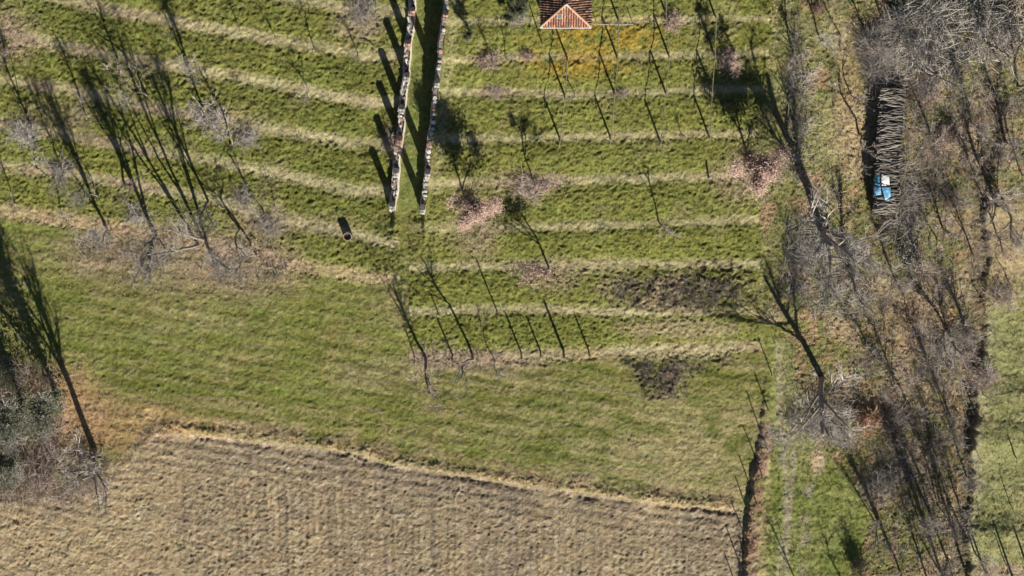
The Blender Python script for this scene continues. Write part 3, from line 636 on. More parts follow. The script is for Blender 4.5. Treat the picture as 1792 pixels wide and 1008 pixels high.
tree(1408, 1052, 4.6, 'slimA', 'bare tree below the bottom edge in the middle of the track', TWD_G)
tree(1405, 150, 4.8, 'slimB', 'thin bare tree beside the upper ruts at the wood edge', TWD_G)
tree(1385, 60, 4.0, 'slimC', 'bare tree at the top of the wood edge', TWD_G)
tree(1640, 130, 6.0, 'broadB', 'pale twigged bare tree in the upper eastern thicket', TWD_G)
tree(1720, 70, 6.5, 'broadA', 'big pale branched tree in the top right thicket', TWD_G)
tree(1780, 150, 5.5, 'broadB', 'bare tree at the right picture edge above the pasture', TWD_G)
tree(1785, 300, 4.8, 'vaseC', 'brown twigged tree at the right picture edge beside the stream', TWD_G)
tree(1570, 30, 5.0, 'slimC', 'bare tree at the top edge above the log pile', TWD_G)
tree(1720, 690, 3.0, 'slimA', 'sapling on the pasture side of the stream', TWD_G)
tree(1715, 805, 2.6, 'slimB', 'low sapling on the pasture side of the lower stream', TWD_G)
tree(1762, 490, 2.8, 'slimC', 'short tree with dark twigs at the pasture edge', TWD_G)
for (x, y, h, v, lb) in ((1652, 965, 6.5, 'vaseA', 'bare tree in the lower wood, left of the stream bend'), (1606, 905, 5.6, 'vaseC', 'bare tree in the dark lower wood behind the silvery bush'),
                         (1682, 925, 5.0, 'slimA', 'slim tree close to the lower stream bank'), (1575, 1000, 6.0, 'vaseC', 'bare tree at the bottom edge nearest the green track'),
                         (1640, 880, 6.2, 'vaseB', 'many stemmed tree in the middle of the lower wood'), (1705, 965, 5.4, 'vaseC', 'bare tree at the foot of the pasture bank, bottom'),
                         (1600, 760, 4.4, 'slimC', 'crooked tree right of the orange leaved shrub'), (1665, 735, 5.2, 'vaseC', 'bare tree at the edge of the dark wood below the broad grey bush'),
                         (1545, 610, 3.4, 'slimB', 'sapling behind the large tree over the track'), (1710, 640, 4.2, 'vaseC', 'bare tree at the foot of the pasture bank, middle'),
                         (1700, 440, 4.8, 'vaseC', 'bare tree left of the dark stream bend'), (1640, 420, 4.0, 'slimA', 'sapling between the big grey bush and the stream'),
                         (1700, 215, 4.6, 'vaseA', 'bare tree below the top right thicket'), (1435, 70, 4.6, 'vaseC', 'bare tree beside the small orange leaved shrub at the top'),
                         (1470, 60, 3.4, 'slimA', 'sapling at the top of the tan strip above the log pile'), (1398, 500, 3.0, 'vaseC', 'bare tree just left of the grey thicket at the wood edge'),
                         (1545, 40, 4.5, 'vaseC', 'leaning bare tree above the north end of the log pile'),
                         (1690, 575, 4.2, 'broadA', 'spreading bare tree crowning the broad grey bush'), (1625, 640, 4.0, 'broadB', 'spreading bare tree left of the broad grey bush'), (1480, 440, 5.0, 'broadB', 'spreading bare tree right of the large wood edge tree'),
                         (1500, 520, 4.4, 'broadA', 'spreading bare tree in the grey thicket below the log pile'), (1770, 380, 4.6, 'broadB', 'spreading bare tree at the top of the pasture'), (1560, 470, 4.2, 'broadB', 'spreading bare tree beside the greenish grey bush'),
                         (1760, 250, 4.8, 'broadA', 'spreading bare tree on the far side of the upper stream'), (1668, 600, 5.0, 'broadC', 'pinkish twigged spreading tree beside the broad grey bush'), (1745, 415, 4.4, 'broadC', 'pinkish twigged tree above the pasture corner'), (1610, 470, 4.4, 'broadC', 'pinkish twigged tree in the middle of the wood'),
                         (1700, 300, 4.6, 'broadC', 'pinkish twigged tree left of the upper stream'), (1560, 655, 4.2, 'broadC', 'pinkish twigged tree behind the large tree over the track'), (1630, 245, 4.6, 'broadC', 'pinkish twigged tree right of the log pile'),
                         (1685, 160, 5.0, 'broadC', 'pinkish twigged tree under the top right thicket'), (1725, 655, 3.4, 'broadC', 'low pinkish twigged tree on the pasture bank'), (1395, 110, 4.0, 'broadC', 'pinkish twigged tree at the top of the wood edge'),
                         (1520, 620, 3.6, 'broadC', 'low pinkish twigged tree right of the farm track'), (1650, 400, 3.8, 'broadA', 'spreading bare tree in the clearing right of the big grey bush'), (1585, 700, 4.2, 'broadB', 'spreading bare tree above the dark lower wood')):
    tree(x, y, h, v, lb, TWD_G)
# south-west corner
tree(165, 787, 9.8, 'broadA', 'large bare tree at the south-west corner of the meadow', rz=4.0)
tree(100, 692, 9.0, 'ivyA', 'ivy clad tree nearest the meadow in the left hand copse', 'ivy clad trees in the copse', name='ivy_clad_tree')
tree(42, 705, 9.5, 'ivyA', 'ivy clad tree at the left edge of the copse', 'ivy clad trees in the copse', name='ivy_clad_tree')
tree(30, 790, 6.4, 'ivyA', 'smaller ivy clad tree at the south end of the copse', 'ivy clad trees in the copse', name='ivy_clad_tree')
tree(-25, 745, 8.5, 'ivyA', 'ivy clad tree cut by the left picture edge', 'ivy clad trees in the copse', name='ivy_clad_tree')
# evergreens by the hut
variant('ever', 3, ('bark', 'twigdark'), (3000, .08, 'ivy', .05), trunk_r=.06, fork=.08, limbs=12, spread=.7, sub=(5, 4, 1), up=.6)
tree(912, 14, 2.2, 'ever', 'dark evergreen bush beside the west wall of the hut', name='evergreen_bush', kind_cat='bush', wide=.9)
tree(890, 28, 1.9, 'ever', 'dark evergreen bush left of the hut, nearer the walls', name='evergreen_bush', kind_cat='bush', wide=.6)
tree(822, 55, 2.3, 'ever', 'dark evergreen bush standing close to the right wall', name='evergreen_bush', kind_cat='bush', wide=.6)
tree(1240, 60, 2.2, 'ever', 'evergreen bush at the top of the fourth trellis line', name='evergreen_bush', kind_cat='bush', wide=.8)

# ------------------------------------------------------------------ shrubs and brush
def gen_shrub(seed, rad, h, canes, arch=.8, twigs=4):
    rn = random.Random(seed); mb = MB()
    for i in range(canes):
        a = rn.uniform(0, 6.283); r0 = rad * .8 * math.sqrt(rn.random()); p = Vector((math.cos(a) * r0, math.sin(a) * r0, -.05))
        a2 = rn.uniform(0, 6.283); L_ = h * rn.uniform(.5, 1.25); d = Vector((math.cos(a2) * .5, math.sin(a2) * .5, 1)).normalized(); pts = [p]; dd = d
        for k in range(5):
            dd = (dd + Vector((math.cos(a2) * .16 * arch + rn.gauss(0, .24), math.sin(a2) * .16 * arch + rn.gauss(0, .24), -.20 * arch))).normalized(); pts.append(pts[-1] + dd * L_ / 5)
        mb.tube(pts, [.016, .014, .013, .011, .010, .008], 3, cap=False)
        for t in range(twigs):
            k = rn.randrange(1, 5); b = pts[k].lerp(pts[k + 1], rn.random()); e = b + Vector((rn.gauss(0, .25), rn.gauss(0, .25), rn.uniform(-.05, .3))) * h * .5
            mb.tube([b, b.lerp(e, .5) + Vector((rn.gauss(0, .04), rn.gauss(0, .04), rn.gauss(0, .04))), e], [.010, .009, .007], 3, cap=False)
    return mb
SH = {}
for i in range(3):
    for mt in ('twig', 'twigbrown', 'twigdark', 'lichen'):
        m_ = gen_shrub(900 + i, 1.0, 1.3, 90, twigs=6).mesh('stems', M[mt]); SH[(mt, i)] = m_
rnL = random.Random(8)
src_ = gen_shrub(900, 1.0, 1.3, 90, twigs=6); SH['leafb'] = leaves_on(src_, rnL, 900, .055, 1.3, .1, .08).mesh('foliage', M['leafbrown']); SH['leafo'] = leaves_on(src_, rnL, 900, .055, 1.3, .1, .08).mesh('foliage', M['leaforange'])
SH['leafi'] = leaves_on(src_, rnL, 1100, .06, 1.3, .05, .1).mesh('foliage', M['ivy'])
si = [0]
def shrub(px, py, rad, h, mt, label, leaf=None, group=None):
    g = ground_at(px, py); si[0] += 1; rn = random.Random(si[0]); o = empty('shrub', (g.x, g.y, zf(g.x, g.y))); o.rotation_euler = (0, 0, rn.uniform(0, 6.28)); o.scale = (rad, rad, h / 1.1)
    link('stems', SH[(mt, 0 if leaf else si[0] % 3)], o)
    if leaf: link('foliage', SH[leaf], o)
    tag(o, label, 'shrub', group)
GS = 'russet bushes on the terraces'
shrub(855, 104, .75, .8, 'twigbrown', 'low russet bush on the upper path just right of the walls', 'leafb', GS)
shrub(922, 97, .45, .6, 'twigbrown', 'little russet bush on the upper path left of the first trellis line', 'leafb', GS)
shrub(1272, 104, .7, .8, 'twigbrown', 'russet bush beneath the round headed tree on the top path', 'leafb', GS)
shrub(1178, 38, .7, 1.0, 'twigbrown', 'russet bush above the third trellis line', 'leafb', GS)
shrub(1090, 163, .4, .5, 'twigbrown', 'low russet bush at the foot of the second trellis line', 'leafb', GS)
shrub(637, 12, 1.4, 1.2, 'twig', 'grey brushwood heap near the top of the left wall', None)
shrub(690, 252, .9, 1.9, 'twigbrown', 'bare bush growing against the left wall', None)
shrub(868, 160, .6, .5, 'twigbrown', 'flat brown bush on the second upper path near the walls', None)
shrub(925, 330, 1.2, .9, 'twigbrown', 'grey brown bush around the slim pinkish tree', None)
shrub(370, 205, 1.3, 1.2, 'twig', 'grey twiggy bush below the lone upper terrace tree', None)
shrub(430, 240, 1.0, 1.0, 'twig', 'grey bush right of the lone upper terrace tree', None)
shrub(45, 235, 1.2, 1.0, 'twig', 'pale grey bush at the left picture edge', None)
shrub(110, 295, 1.0, .9, 'twig', 'pale grey bush on the path above the birch', None)
shrub(430, 345, 1.1, .9, 'twig', 'grey bush on the path left of the slender tree', None)
shrub(470, 395, 1.0, .8, 'twig', 'grey bush at the foot of the slender tree near the barrel', None)
shrub(240, 375, 1.0, .8, 'twig', 'low grey bush between the first two big terrace trees', None)
shrub(905, 28, .8, 1.4, 'lichen', 'pale dry shrub beside the evergreen bush at the hut', None)
shrub(1518, 736, .95, 1.9, 'twigbrown', 'bright orange leaved shrub in the dark wood', 'leafo')
shrub(1432, 16, .5, .8, 'twigbrown', 'small orange leaved shrub at the top of the wood', 'leafo')
shrub(1580, 395, 2.0, 1.7, 'twig', 'big grey bush just below the blue cover', None)
shrub(1610, 340, 1.2, 1.2, 'twigdark', 'dark bush right of the blue cover', None)
shrub(1660, 610, 2.2, 1.8, 'twig', 'broad pale grey bush beside the middle of the stream', None)
shrub(1545, 845, 1.4, 1.6, 'lichen', 'silvery bush at the corner of the green track', None)
shrub(1500, 985, .6, 2.3, 'twigdark', 'narrow upright dark shrub at the east rut of the green track', 'leafi')
shrub(1590, 445, 1.1, 1.4, 'lichen', 'greenish grey bush in the middle of the wood', 'leafi')
shrub(1750, 520, 1.2, 1.5, 'twigbrown', 'reddish brown bush at the corner of the pasture', None)
shrub(1720, 660, 1.0, 1.0, 'twigbrown', 'pinkish low bush where pasture meets stream', 'leafb')
shrub(1655, 240, 1.0, 1.3, 'twigbrown', 'brown bush in the upper eastern wood', 'leafb')
shrub(1625, 160, 1.0, 1.2, 'twigbrown', 'russet bush under the pale twigged tree', 'leafb')
shrub(1660, 345, 1.1, 1.2, 'twigdark', 'dark thorny bush left of the upper stream', None)
shrub(1560, 745, 1.5, 1.6, 'twigdark', 'black stemmed bush beside the orange leaved shrub', None)
def brush(name, label, spots, mt, seed, cat='brush', leaf=0, dens=9, hh=.8, th=1.0):
    """a tangle nobody could count: one object"""
    rn = random.Random(seed); mb = MB(); 
    for (px, py, rx, ry) in spots:
        n = int(dens * rx * ry * .0025 * math.pi)
        for i in range(n):
            a = rn.uniform(0, 6.283); r = math.sqrt(rn.random()); g = ground_at(px + rx * r * math.cos(a), py + ry * r * math.sin(a)); h = hh * rn.uniform(.4, 1.4); b = Vector((g.x, g.y, zf(g.x, g.y)))
            for c in range(3):
                a2 = rn.uniform(0, 6.283); e = b + Vector((math.cos(a2) * h * rn.uniform(.3, 1.3), math.sin(a2) * h * rn.uniform(.3, 1.3), h * rn.uniform(.2, 1)))
                m_ = b.lerp(e, .55) + Vector((0, 0, h * .25)); mb.tube([b, m_, e], [.014 * th, .012 * th, .008 * th], 3, cap=False)
                e2 = m_ + Vector((rn.gauss(0, .35), rn.gauss(0, .35), rn.uniform(0, .4))) * h; mb.tube([m_, e2], [.010, .007], 3, cap=False)
    o = mb.build(name, M[mt]); tag(o, label, cat, kind='stuff')
brush('undergrowth', 'pale grey tangle of branches in the top right thicket', [(1690, 50, 110, 55), (1600, 40, 60, 40), (1640, 110, 60, 30)], 'lichen', 1, dens=4.5, hh=2.0, th=2.2)
brush('undergrowth', 'dark twiggy heap covering the north end of the log pile', [(1545, 105, 26, 48), (1530, 80, 20, 25)], 'twig', 21, dens=26, hh=1.5, th=1.3)
brush('undergrowth', 'thin pale twigs leaning over the log pile', [(1572, 230, 14, 80), (1580, 330, 20, 50)], 'lichen', 22, dens=6, hh=1.7)
brush('undergrowth', 'low pale twig litter spread through the whole eastern wood', [(1640, 300, 100, 160), (1600, 560, 110, 110), (1440, 250, 50, 150), (1620, 850, 90, 130), (1770, 330, 30, 120), (1660, 180, 110, 70)], 'lichen', 23, dens=1.6, hh=.6)
brush('undergrowth', 'grey brushwood spilling over the log pile and around it', [(1545, 110, 40, 55), (1610, 150, 35, 90), (1620, 280, 40, 60)], 'twig', 2, dens=5, hh=.9)
brush('undergrowth', 'grey twiggy thicket around the two large wood edge trees', [(1450, 480, 85, 75), (1410, 420, 40, 50), (1440, 730, 60, 45), (1395, 190, 20, 130)], 'lichen', 3, dens=8, hh=1.0, th=1.25)
brush('undergrowth', 'brown scrub between the track and the stream', [(1600, 500, 90, 80), (1560, 630, 80, 60), (1640, 700, 60, 80), (1690, 250, 60, 90), (1770, 230, 40, 90)], 'twig', 4, dens=2.2, hh=.7)
brush('undergrowth', 'dark scrub in the lower eastern wood', [(1600, 800, 70, 90), (1620, 930, 75, 80), (1690, 730, 20, 90), (1530, 760, 50, 50)], 'twig', 5, dens=2.5, hh=.7)
brush('undergrowth', 'grey scrub filling the left hand copse', [(40, 740, 70, 110), (120, 830, 80, 45), (30, 850, 60, 40)], 'twigbrown', 6, dens=8, hh=1.5)
brush('bramble_patch', 'dark bramble patch across the second terrace below the wood edge tree', [(1185, 512, 115, 26), (1250, 520, 50, 30)], 'twigdark', 7, dens=8, hh=.5)
brush('bramble_patch', 'dark triangular patch of dead brambles below the lowest terrace', [(1165, 660, 48, 38), (1110, 640, 25, 14)], 'twigdark', 8, dens=9, hh=.3)
brush('dry_stalks', 'bleached weed stalks below the three big terrace trees', [(180, 435, 60, 28), (270, 440, 50, 28), (430, 460, 80, 45)], 'twig', 9, dens=4, hh=.45)
brush('dry_stalks', 'grey weed stalks along the bottom row of posts', [(790, 620, 80, 14), (760, 600, 30, 8)], 'twig', 10, dens=6, hh=.4)

# ------------------------------------------------------------------ retaining walls with pillars
def blockmesh(name, mat, seed, j=.16, n=1):
    rn = random.Random(seed); bm = bmesh.new(); bmesh.ops.create_cube(bm, size=1.0); bmesh.ops.subdivide_edges(bm, edges=bm.edges[:], cuts=1, use_grid_fill=True)
    for v in bm.verts:
        k = 1 - .13 * (abs(v.co.x) > .4) * (abs(v.co.y) > .4) - .10 * (abs(v.co.z) > .4) * ((abs(v.co.x) > .4) + (abs(v.co.y) > .4)) * .6
        v.co *= k; v.co += Vector((rn.uniform(-j, j), rn.uniform(-j, j), rn.uniform(-j, j))) * .45
    me = bpy.data.meshes.new(name); bm.to_mesh(me); bm.free(); me.materials.append(M[mat]); return me
STN = [blockmesh('stone', 'stone', 40 + i) for i in range(5)]; BRK = [blockmesh('brick', 'brick', 60 + i, .06) for i in range(2)]
def wall(poly, label, width, top_fn, foot_fn, pillars, pil_h, coping_side, seed, faces):
    pts = [ground_at(x, y) for x, y in poly]; rn = random.Random(seed)
    W = empty('retaining_wall', (0, 0, 0)); W.location = pts[-1]; off = Vector(pts[-1])
    cum = [0]
    for a, b in zip(pts, pts[1:]): cum.append(cum[-1] + (b.xy - a.xy).length)
    Ltot = cum[-1]
    def along(s):
        s = min(max(s, 0), Ltot)
        for i in range(len(pts) - 1):
            if s <= cum[i + 1] + 1e-9:
                f = (s - cum[i]) / (cum[i + 1] - cum[i]); p = pts[i].lerp(pts[i + 1], f); d = (pts[i + 1] - pts[i]); d.z = 0; d.normalize(); p = p + Vector((d.y, -d.x, 0)) * (.05 * math.sin(s * 1.3 + seed) + .035 * math.sin(s * 3.1)); return p, d, poly[i][1] + (poly[i + 1][1] - poly[i][1]) * f
    core = MB(); n = 40; vs = []
    for k in range(n + 1):
        p, d, py = along(Ltot * k / n); nrm = Vector((d.y, -d.x, 0)); t = top_fn(py) - .10 + rn.uniform(-.03, .03); f = foot_fn(py) - .5
        for q, z in ((-width / 2, f), (width / 2, f), (width / 2, t), (-width / 2, t)):
            v = p + nrm * q * (1 if z == f else .93); v.z = z; vs.append(v - off)
    fs = [(4 * k + i, 4 * k + (i + 1) % 4, 4 * k + 4 + (i + 1) % 4, 4 * k + 4 + i) for k in range(n) for i in range(4)] + [(3, 2, 1, 0), (4 * n, 4 * n + 1, 4 * n + 2, 4 * n + 3)]
    core.add(vs, fs); core.build('rubble_core', M['stonecore'], W)
    def stone(s, q, z, size, red=False):
        p, d, py = along(s); nrm = Vector((d.y, -d.x, 0)); o = link('brick' if red else 'stone', rn.choice(BRK if red else STN), W)
        v = p + nrm * q; v.z = z; o.location = v - off; o.scale = size; o.rotation_euler = (rn.gauss(0, .10), rn.gauss(0, .10), math.atan2(d.y, d.x) + rn.gauss(0, .12))
    s = .1
    while s < Ltot:
        ln = rn.uniform(.24, .46); p, d, py = along(s)
        for q in ((-width * .27, width * .27) if width > .45 else (0,)):
            if rn.random() < .84: stone(s + rn.uniform(-.08, .08), q + rn.uniform(-.04, .04), top_fn(py) - .10 + rn.uniform(-.09, .07), (ln * rn.uniform(.6, 1), width * rn.uniform(.26, .48) if width > .45 else width * .95, rn.uniform(.16, .28)), rn.random() < .07)
        s += ln * 1.04
    for (q, hfac, red) in faces:
        s = .2
        while s < Ltot:
            ln = rn.uniform(.35, .6); p, d, py = along(s); z = foot_fn(py) + (top_fn(py) - foot_fn(py)) * hfac
            stone(s, q, z, (ln, .18, rn.uniform(.2, .34)), rn.random() < .06); s += ln * 1.1
    if coping_side:
        cp = MB(); vs = []; m = 60
        for k in range(m + 1):
            p, d, py = along(Ltot * k / m); nrm = Vector((d.y, -d.x, 0)); t = top_fn(py) + .03; w_ = rn.uniform(.05, .085)
            for q, z in ((-w_, t - .3), (w_, t - .3), (w_, t), (-w_, t)):
                v = p + nrm * (coping_side + q); v.z = z + rn.uniform(-.01, .01); vs.append(v - off)
        cp.add(vs, [(4 * k + i, 4 * k + (i + 1) % 4, 4 * k + 4 + (i + 1) % 4, 4 * k + 4 + i) for k in range(m) for i in range(4)] + [(3, 2, 1, 0), (4 * m, 4 * m + 1, 4 * m + 2, 4 * m + 3)])
        cp.build('mortar_coping', M['mortar'], W)
    for (py, kind, hh) in pillars:
        ss = [(abs(along(Ltot * k / 400)[2] - py), k) for k in range(401)]; p, d, _ = along(Ltot * min(ss)[1] / 400); nrm = Vector((d.y, -d.x, 0))
        t = top_fn(py); pm = MB(); n = 9; vs = []; z0 = foot_fn(py) - .3; z1 = t + hh
        for k in range(n + 1):
            z = z0 + (z1 - z0) * k / n; h2 = .235 * (1 - .06 * k / n)
            for (cx, cy) in ((-1, -1), (0, -1.06), (1, -1), (1.06, 0), (1, 1), (0, 1.06), (-1, 1), (-1.06, 0)):
                vs.append(Vector((cx * h2 + rn.uniform(-.025, .025), cy * h2 + rn.uniform(-.025, .025), z - z0)))
        fs = [(8 * k + i, 8 * k + (i + 1) % 8, 8 * k + 8 + (i + 1) % 8, 8 * k + 8 + i) for k in range(n) for i in range(8)] + [tuple(range(8 * n, 8 * n + 8)), tuple(range(7, -1, -1))]
        pm.add(vs, fs); po = pm.build('pillar', M['brick' if kind else 'stone'], W); po.location = Vector((p.x, p.y, z0)) - off; po.rotation_euler = (0, 0, math.atan2(d.y, d.x))
        for k in range(4):
            red = kind and k != 2; c = link('brick' if red else 'stone', (BRK if red else STN)[k % 2], po); c.location = (-.11 + .22 * (k % 2), -.11 + .22 * (k // 2), z1 - z0 + .03); c.scale = (.21, .20, .12); c.rotation_euler = (0, 0, rn.gauss(0, .1))
    tag(W, label, 'wall'); return W
def g_off(poly, py, dx):
    x = float(ip(poly, np.array([py]), 1)[0]) + dx; return float(macro(np.array([x]), np.array([float(py)]))[0][0])
wall([p for p in WALL_L if p[1] > -61], 'ruined stone wall with seven pillars and a cream coping, left side of the lane', .50, lambda py: g_off(WALL_L, py, 10) + .12, lambda py: g_off(WALL_L, py, -14),
     [(16, 1, 2.35), (74, 1, 2.35), (130, 0, 2.4), (187, 0, 2.3), (240, 1, 2.3), (297, 0, 2.2), (356, 0, 2.1)], 2.3, -.235, 5, [(.27, .35, 0), (.27, .72, 0)])
wall([p for p in WALL_R if p[1] > -61], 'high dry-stone retaining wall with four pillars, right side of the lane', .36, lambda py: max(g_off(WALL_R, py, 14) + .15, g_off(WALL_R, py, -14) + .5), lambda py: g_off(WALL_R, py, -14),
     [(22, 1, 2.0), (140, 0, 1.9), (298, 0, 2.2), (360, 0, 2.2)], 2.2, 0, 6, [(.19, .2, 0), (.19, .5, 0), (.19, .8, 0)])

# ------------------------------------------------------------------ trellis: posts with wires running uphill
def post(px, py, h, r, label, group, mt='post', lean=(0, 0), name='trellis_post'):
    g = ground_at(px, py); mb = MB(); rn = random.Random(px * 7 + py)
    mb.tube([(0, 0, -.3), (rn.gauss(0, .015), rn.gauss(0, .015), h * .5), (0, 0, h)], [r * 1.1, r, r * .92], 8)
    o = mb.build(name, M[mt]); o.location = (g.x, g.y, zf(g.x, g.y)); o.rotation_euler = (R(lean[1]), R(lean[0]), 0)
    tag(o, label, 'post', group); return o
LINES = {'first': [(979, 241), (988, 166), (992, 100)], 'second': [(1067, 237), (1074, 160), (1079, 98), (1081, 33), (1083, -35)],
         'third': [(1154, 244), (1163, 157), (1169, 94), (1163, 18), (1165, -45)], 'fourth': [(1239, 235), (1243, 155), (1248, 91), (1250, 25), (1252, -45)]}
ORD = ['lowest', 'second', 'third', 'fourth', 'fifth']
PH = 2.45
for nm, pl in LINES.items():
    tops = []
    for k, (x, y) in enumerate(pl):
        o = post(x, y, PH, .08, f'weathered post of the {nm} trellis line from the hut, {ORD[k]} uphill', 'posts of the four upper trellis lines'); tops.append(o.location + Vector((0, 0, PH - .02)))
    rail = MB(); pts = []
    d0 = (tops[0] - tops[1]).normalized(); pts.append(tops[0] + d0 * .5 - Vector((0, 0, .1)))
    for a, b in zip(tops, tops[1:]):
        for f in (0, .25, .5, .75): p = a.lerp(b, f); p.z -= .10 * math.sin(f * math.pi); pts.append(p)
    pts.append(tops[-1])
    base = Vector(tops[0]); rail.tube([p - base for p in pts], [.042] * len(pts), 6)
    o = rail.build('trellis_rail', M['cable']); o.location = base; tag(o, f'pale rail running uphill over the posts of the {nm} trellis line', 'rail', 'rails of the four upper trellis lines')
BOT = [(792, 621, 2.5), (912, 617, 2.6), (946, 615, 2.4), (986, 613, 3.2), (1030, 613, 2.4)]
for k, (x, y, h) in enumerate(BOT):
    post(x, y, h, .075 if k != 3 else .11, ['post nearest the corner tree in the bottom row', 'post second from the corner tree in the bottom row', 'short post in the middle of the bottom row', 'thick tall post in the bottom row', 'easternmost post of the bottom row'][k], 'posts along the lowest terrace')
post(870, 545, 3.3, .06, 'tall thin post one terrace above the bottom row', 'posts along the lowest terrace')
post(766, 545, 1.2, .05, 'short stake at the west end of the second lowest path', 'posts along the lowest terrace')
post(1240, 312, 1.1, .08, 'leaning grey stake on the fifth eastern path', None, lean=(12, -20), name='wooden_stake')
FP = [(1349, 650, 1.7), (1342, 712, 1.5), (1339, 777, 2.2), (1332, 828, 1.8), (1322, 875, 1.6), (1312, 905, 1.6), (1302, 935, 1.7), (1295, 987, 1.7), (1292, 1036, 1.7)]
FO = ['topmost', 'second from top', 'third from top', 'fourth from top', 'fifth from top', 'sixth from top', 'third from bottom', 'second from bottom', 'last at the bottom']
for k, (x, y, h) in enumerate(FP): post(x, y, h, .05, f'thin fence pole by the leafy bank, {FO[k]} of its row', 'fence poles along the leafy bank', name='fence_pole', lean=(-2 + k % 3 * 2, 0))
for (x, y, h, r, lb) in ((1721, 993, 2.0, .09, 'thick pole at the stream side of the bottom right pasture'), (1757, 981, 1.7, .045, 'thin pole second from the stream in the pasture corner'), (1773, 1013, 2.9, .09, 'tall pole at the bottom edge of the pasture'),
                         (1801, 1002, 2.5, .09, 'tall pole at the right edge of the pasture'), (1775, 796, 1.3, .06, 'short pole in the middle of the pasture'), (1768, 883, 1.5, .04, 'thin pole between the short and the tall pasture poles'), (1712, 738, 1.4, .06, 'short stout pole on the stream bank')):
    post(x, y, h, r, lb, 'poles on the eastern pasture', name='pasture_pole')

# ------------------------------------------------------------------ hut with tiled hip roof
def hut():
    g = ground_at(990, 60); gz = g.z + .1; EZ = 2.15; PITCH = R(40)
    def pt(px, py, z): x, y = unproject(px, py, z); return Vector((x, y, z))
    eave = gz + EZ
    sw = pt(946, 47, eave); se = pt(1034, 47, eave); hw = (se.x - sw.x) / 2; cx = (se.x + sw.x) / 2; ys_ = (sw.y + se.y) / 2
    rise = hw * math.tan(PITCH); N_ = 5.2
    H_ = empty('tiled_hut', (cx, ys_, gz)); sl = math.hypot(hw, rise)
    wb = MB(); t = .25; wi = hw - .28; y0 = .28; y1 = N_ - .28
    for c, s in (((0, y0 + t / 2, EZ / 2 - .3), (2 * wi, t, EZ + .6)), ((0, y1 - t / 2, EZ / 2 - .3), (2 * wi, t, EZ + .6)), ((-wi + t / 2, N_ / 2, EZ / 2 - .3), (t, y1 - y0 - 2 * t, EZ + .6)), ((wi - t / 2, N_ / 2, EZ / 2 - .3), (t, y1 - y0 - 2 * t, EZ + .6))): wb.box(c, s)
    wb.build('wall', M['plaster'], H_)
    d = MB(); d.box((.4, y0 - .02, .95), (.9, .06, 1.9)); do = d.build('door', M['door'], H_); k = MB(); k.tube([(.72, y0 - .05, .95), (.72, y0 - .12, .95)], [.03, .03], 6); k.build('handle', M['iron'], do)
    w_ = MB(); w_.box((-1.0, y0 - .02, 1.25), (.7, .06, .7)); wo_ = w_.build('window', M['white'], H_); p_ = MB(); p_.box((-1.0, y0 - .06, 1.25), (.56, .02, .56)); p_.build('pane', M['glass'], wo_)
    rf = MB(); z = EZ
    A, B, C_, D = (-hw, 0, z), (hw, 0, z), (hw, N_, z), (-hw, N_, z); E, F = (0, hw, z + rise), (0, N_ - hw, z + rise)
    rf.add([A, B, C_, D, E, F], [(0, 1, 4), (1, 2, 5, 4), (2, 3, 5), (3, 0, 4, 5), (3, 2, 1, 0)]); roof = rf.build('roof', M['tilepan'], H_)
    # barrel tile, along +x, 0.42 long
    def barrel(mat):
        mb = MB(); vs = []; n = 4
        for i, (x, r, lift) in enumerate(((0, .072, .055), (.43, .060, .012))):
            for k in range(n + 1):
                a = math.pi * k / n; vs.append((x, math.cos(a) * r, math.sin(a) * r + lift))
            for k in range(n + 1):
                a = math.pi * k / n; vs.append((x, math.cos(a) * (r - .015), math.sin(a) * (r - .015) + lift))
        m = 2 * (n + 1); fs = []
        for k in range(n): fs += [(k, k + 1, m + k + 1, m + k), (k + 1 + n, k + n + 2, k + 1, k)]
        mb.add(vs, fs); return mb.mesh('roof_tile', M[mat])
    to, td = barrel('tile'), barrel('tileold'); rn = random.Random(3); rest = MB(); cnt = 0
    pitch = .205
    def rowset(origin, along_v, up_v, length, clip, me, mat_key):
        nonlocal cnt
        ncol = int(length / pitch); nrm = Vector(along_v).cross(Vector(up_v)).normalized()
        for i in range(ncol):
            a = (i + .5) * length / ncol; r = 0
            while r * .37 < sl - .1:
                if clip(a, r * .37 + .10):
                    p = Vector(origin) + Vector(along_v) * (a + rn.gauss(0, .006)) + Vector(up_v) * (r * .37 - .04); ux = Vector(up_v); uy = nrm.cross(ux)
                    M4 = Matrix((ux, uy, nrm)).transposed().to_4x4(); M4.translation = p + nrm * .005
                    o = link('roof_tile', me, roof); o.matrix_local = M4 @ Matrix.Rotation(rn.gauss(0, .02), 4, 'Z'); cnt += 1
                r += 1
    up_s = Vector((0, hw, rise)).normalized(); up_w = Vector((hw, 0, rise)).normalized(); up_e = Vector((-hw, 0, rise)).normalized()
    rowset((-hw, 0, z), (1, 0, 0), up_s, 2 * hw, lambda a, s: s / sl < min(a, 2 * hw - a) / hw - .02, to, 'tile')
    lim = 3.1
    rowset((-hw, lim, z), (0, -1, 0), up_w, lim, lambda a, s: s / sl < (lim - a) / hw - .02, td, 'tileold')
    rowset((hw, 0, z), (0, 1, 0), up_e, lim, lambda a, s: s / sl < a / hw - .02, td, 'tileold')
    # tiles out of the picture on the north half, joined
    def joined(origin, along_v, up_v, length, clip):
        nrm = Vector(along_v).cross(Vector(up_v)).normalized(); mb = MB()
        for i in range(int(length / pitch)):
            a = (i + .5) * pitch; s = sl
            while s > .05 and not clip(a, s): s -= .1
            b0 = Vector(origin) + Vector(along_v) * a; mb.tube([b0 + nrm * .03, b0 + Vector(up_v) * s + nrm * .03], [.07, .07], 6)
        return mb
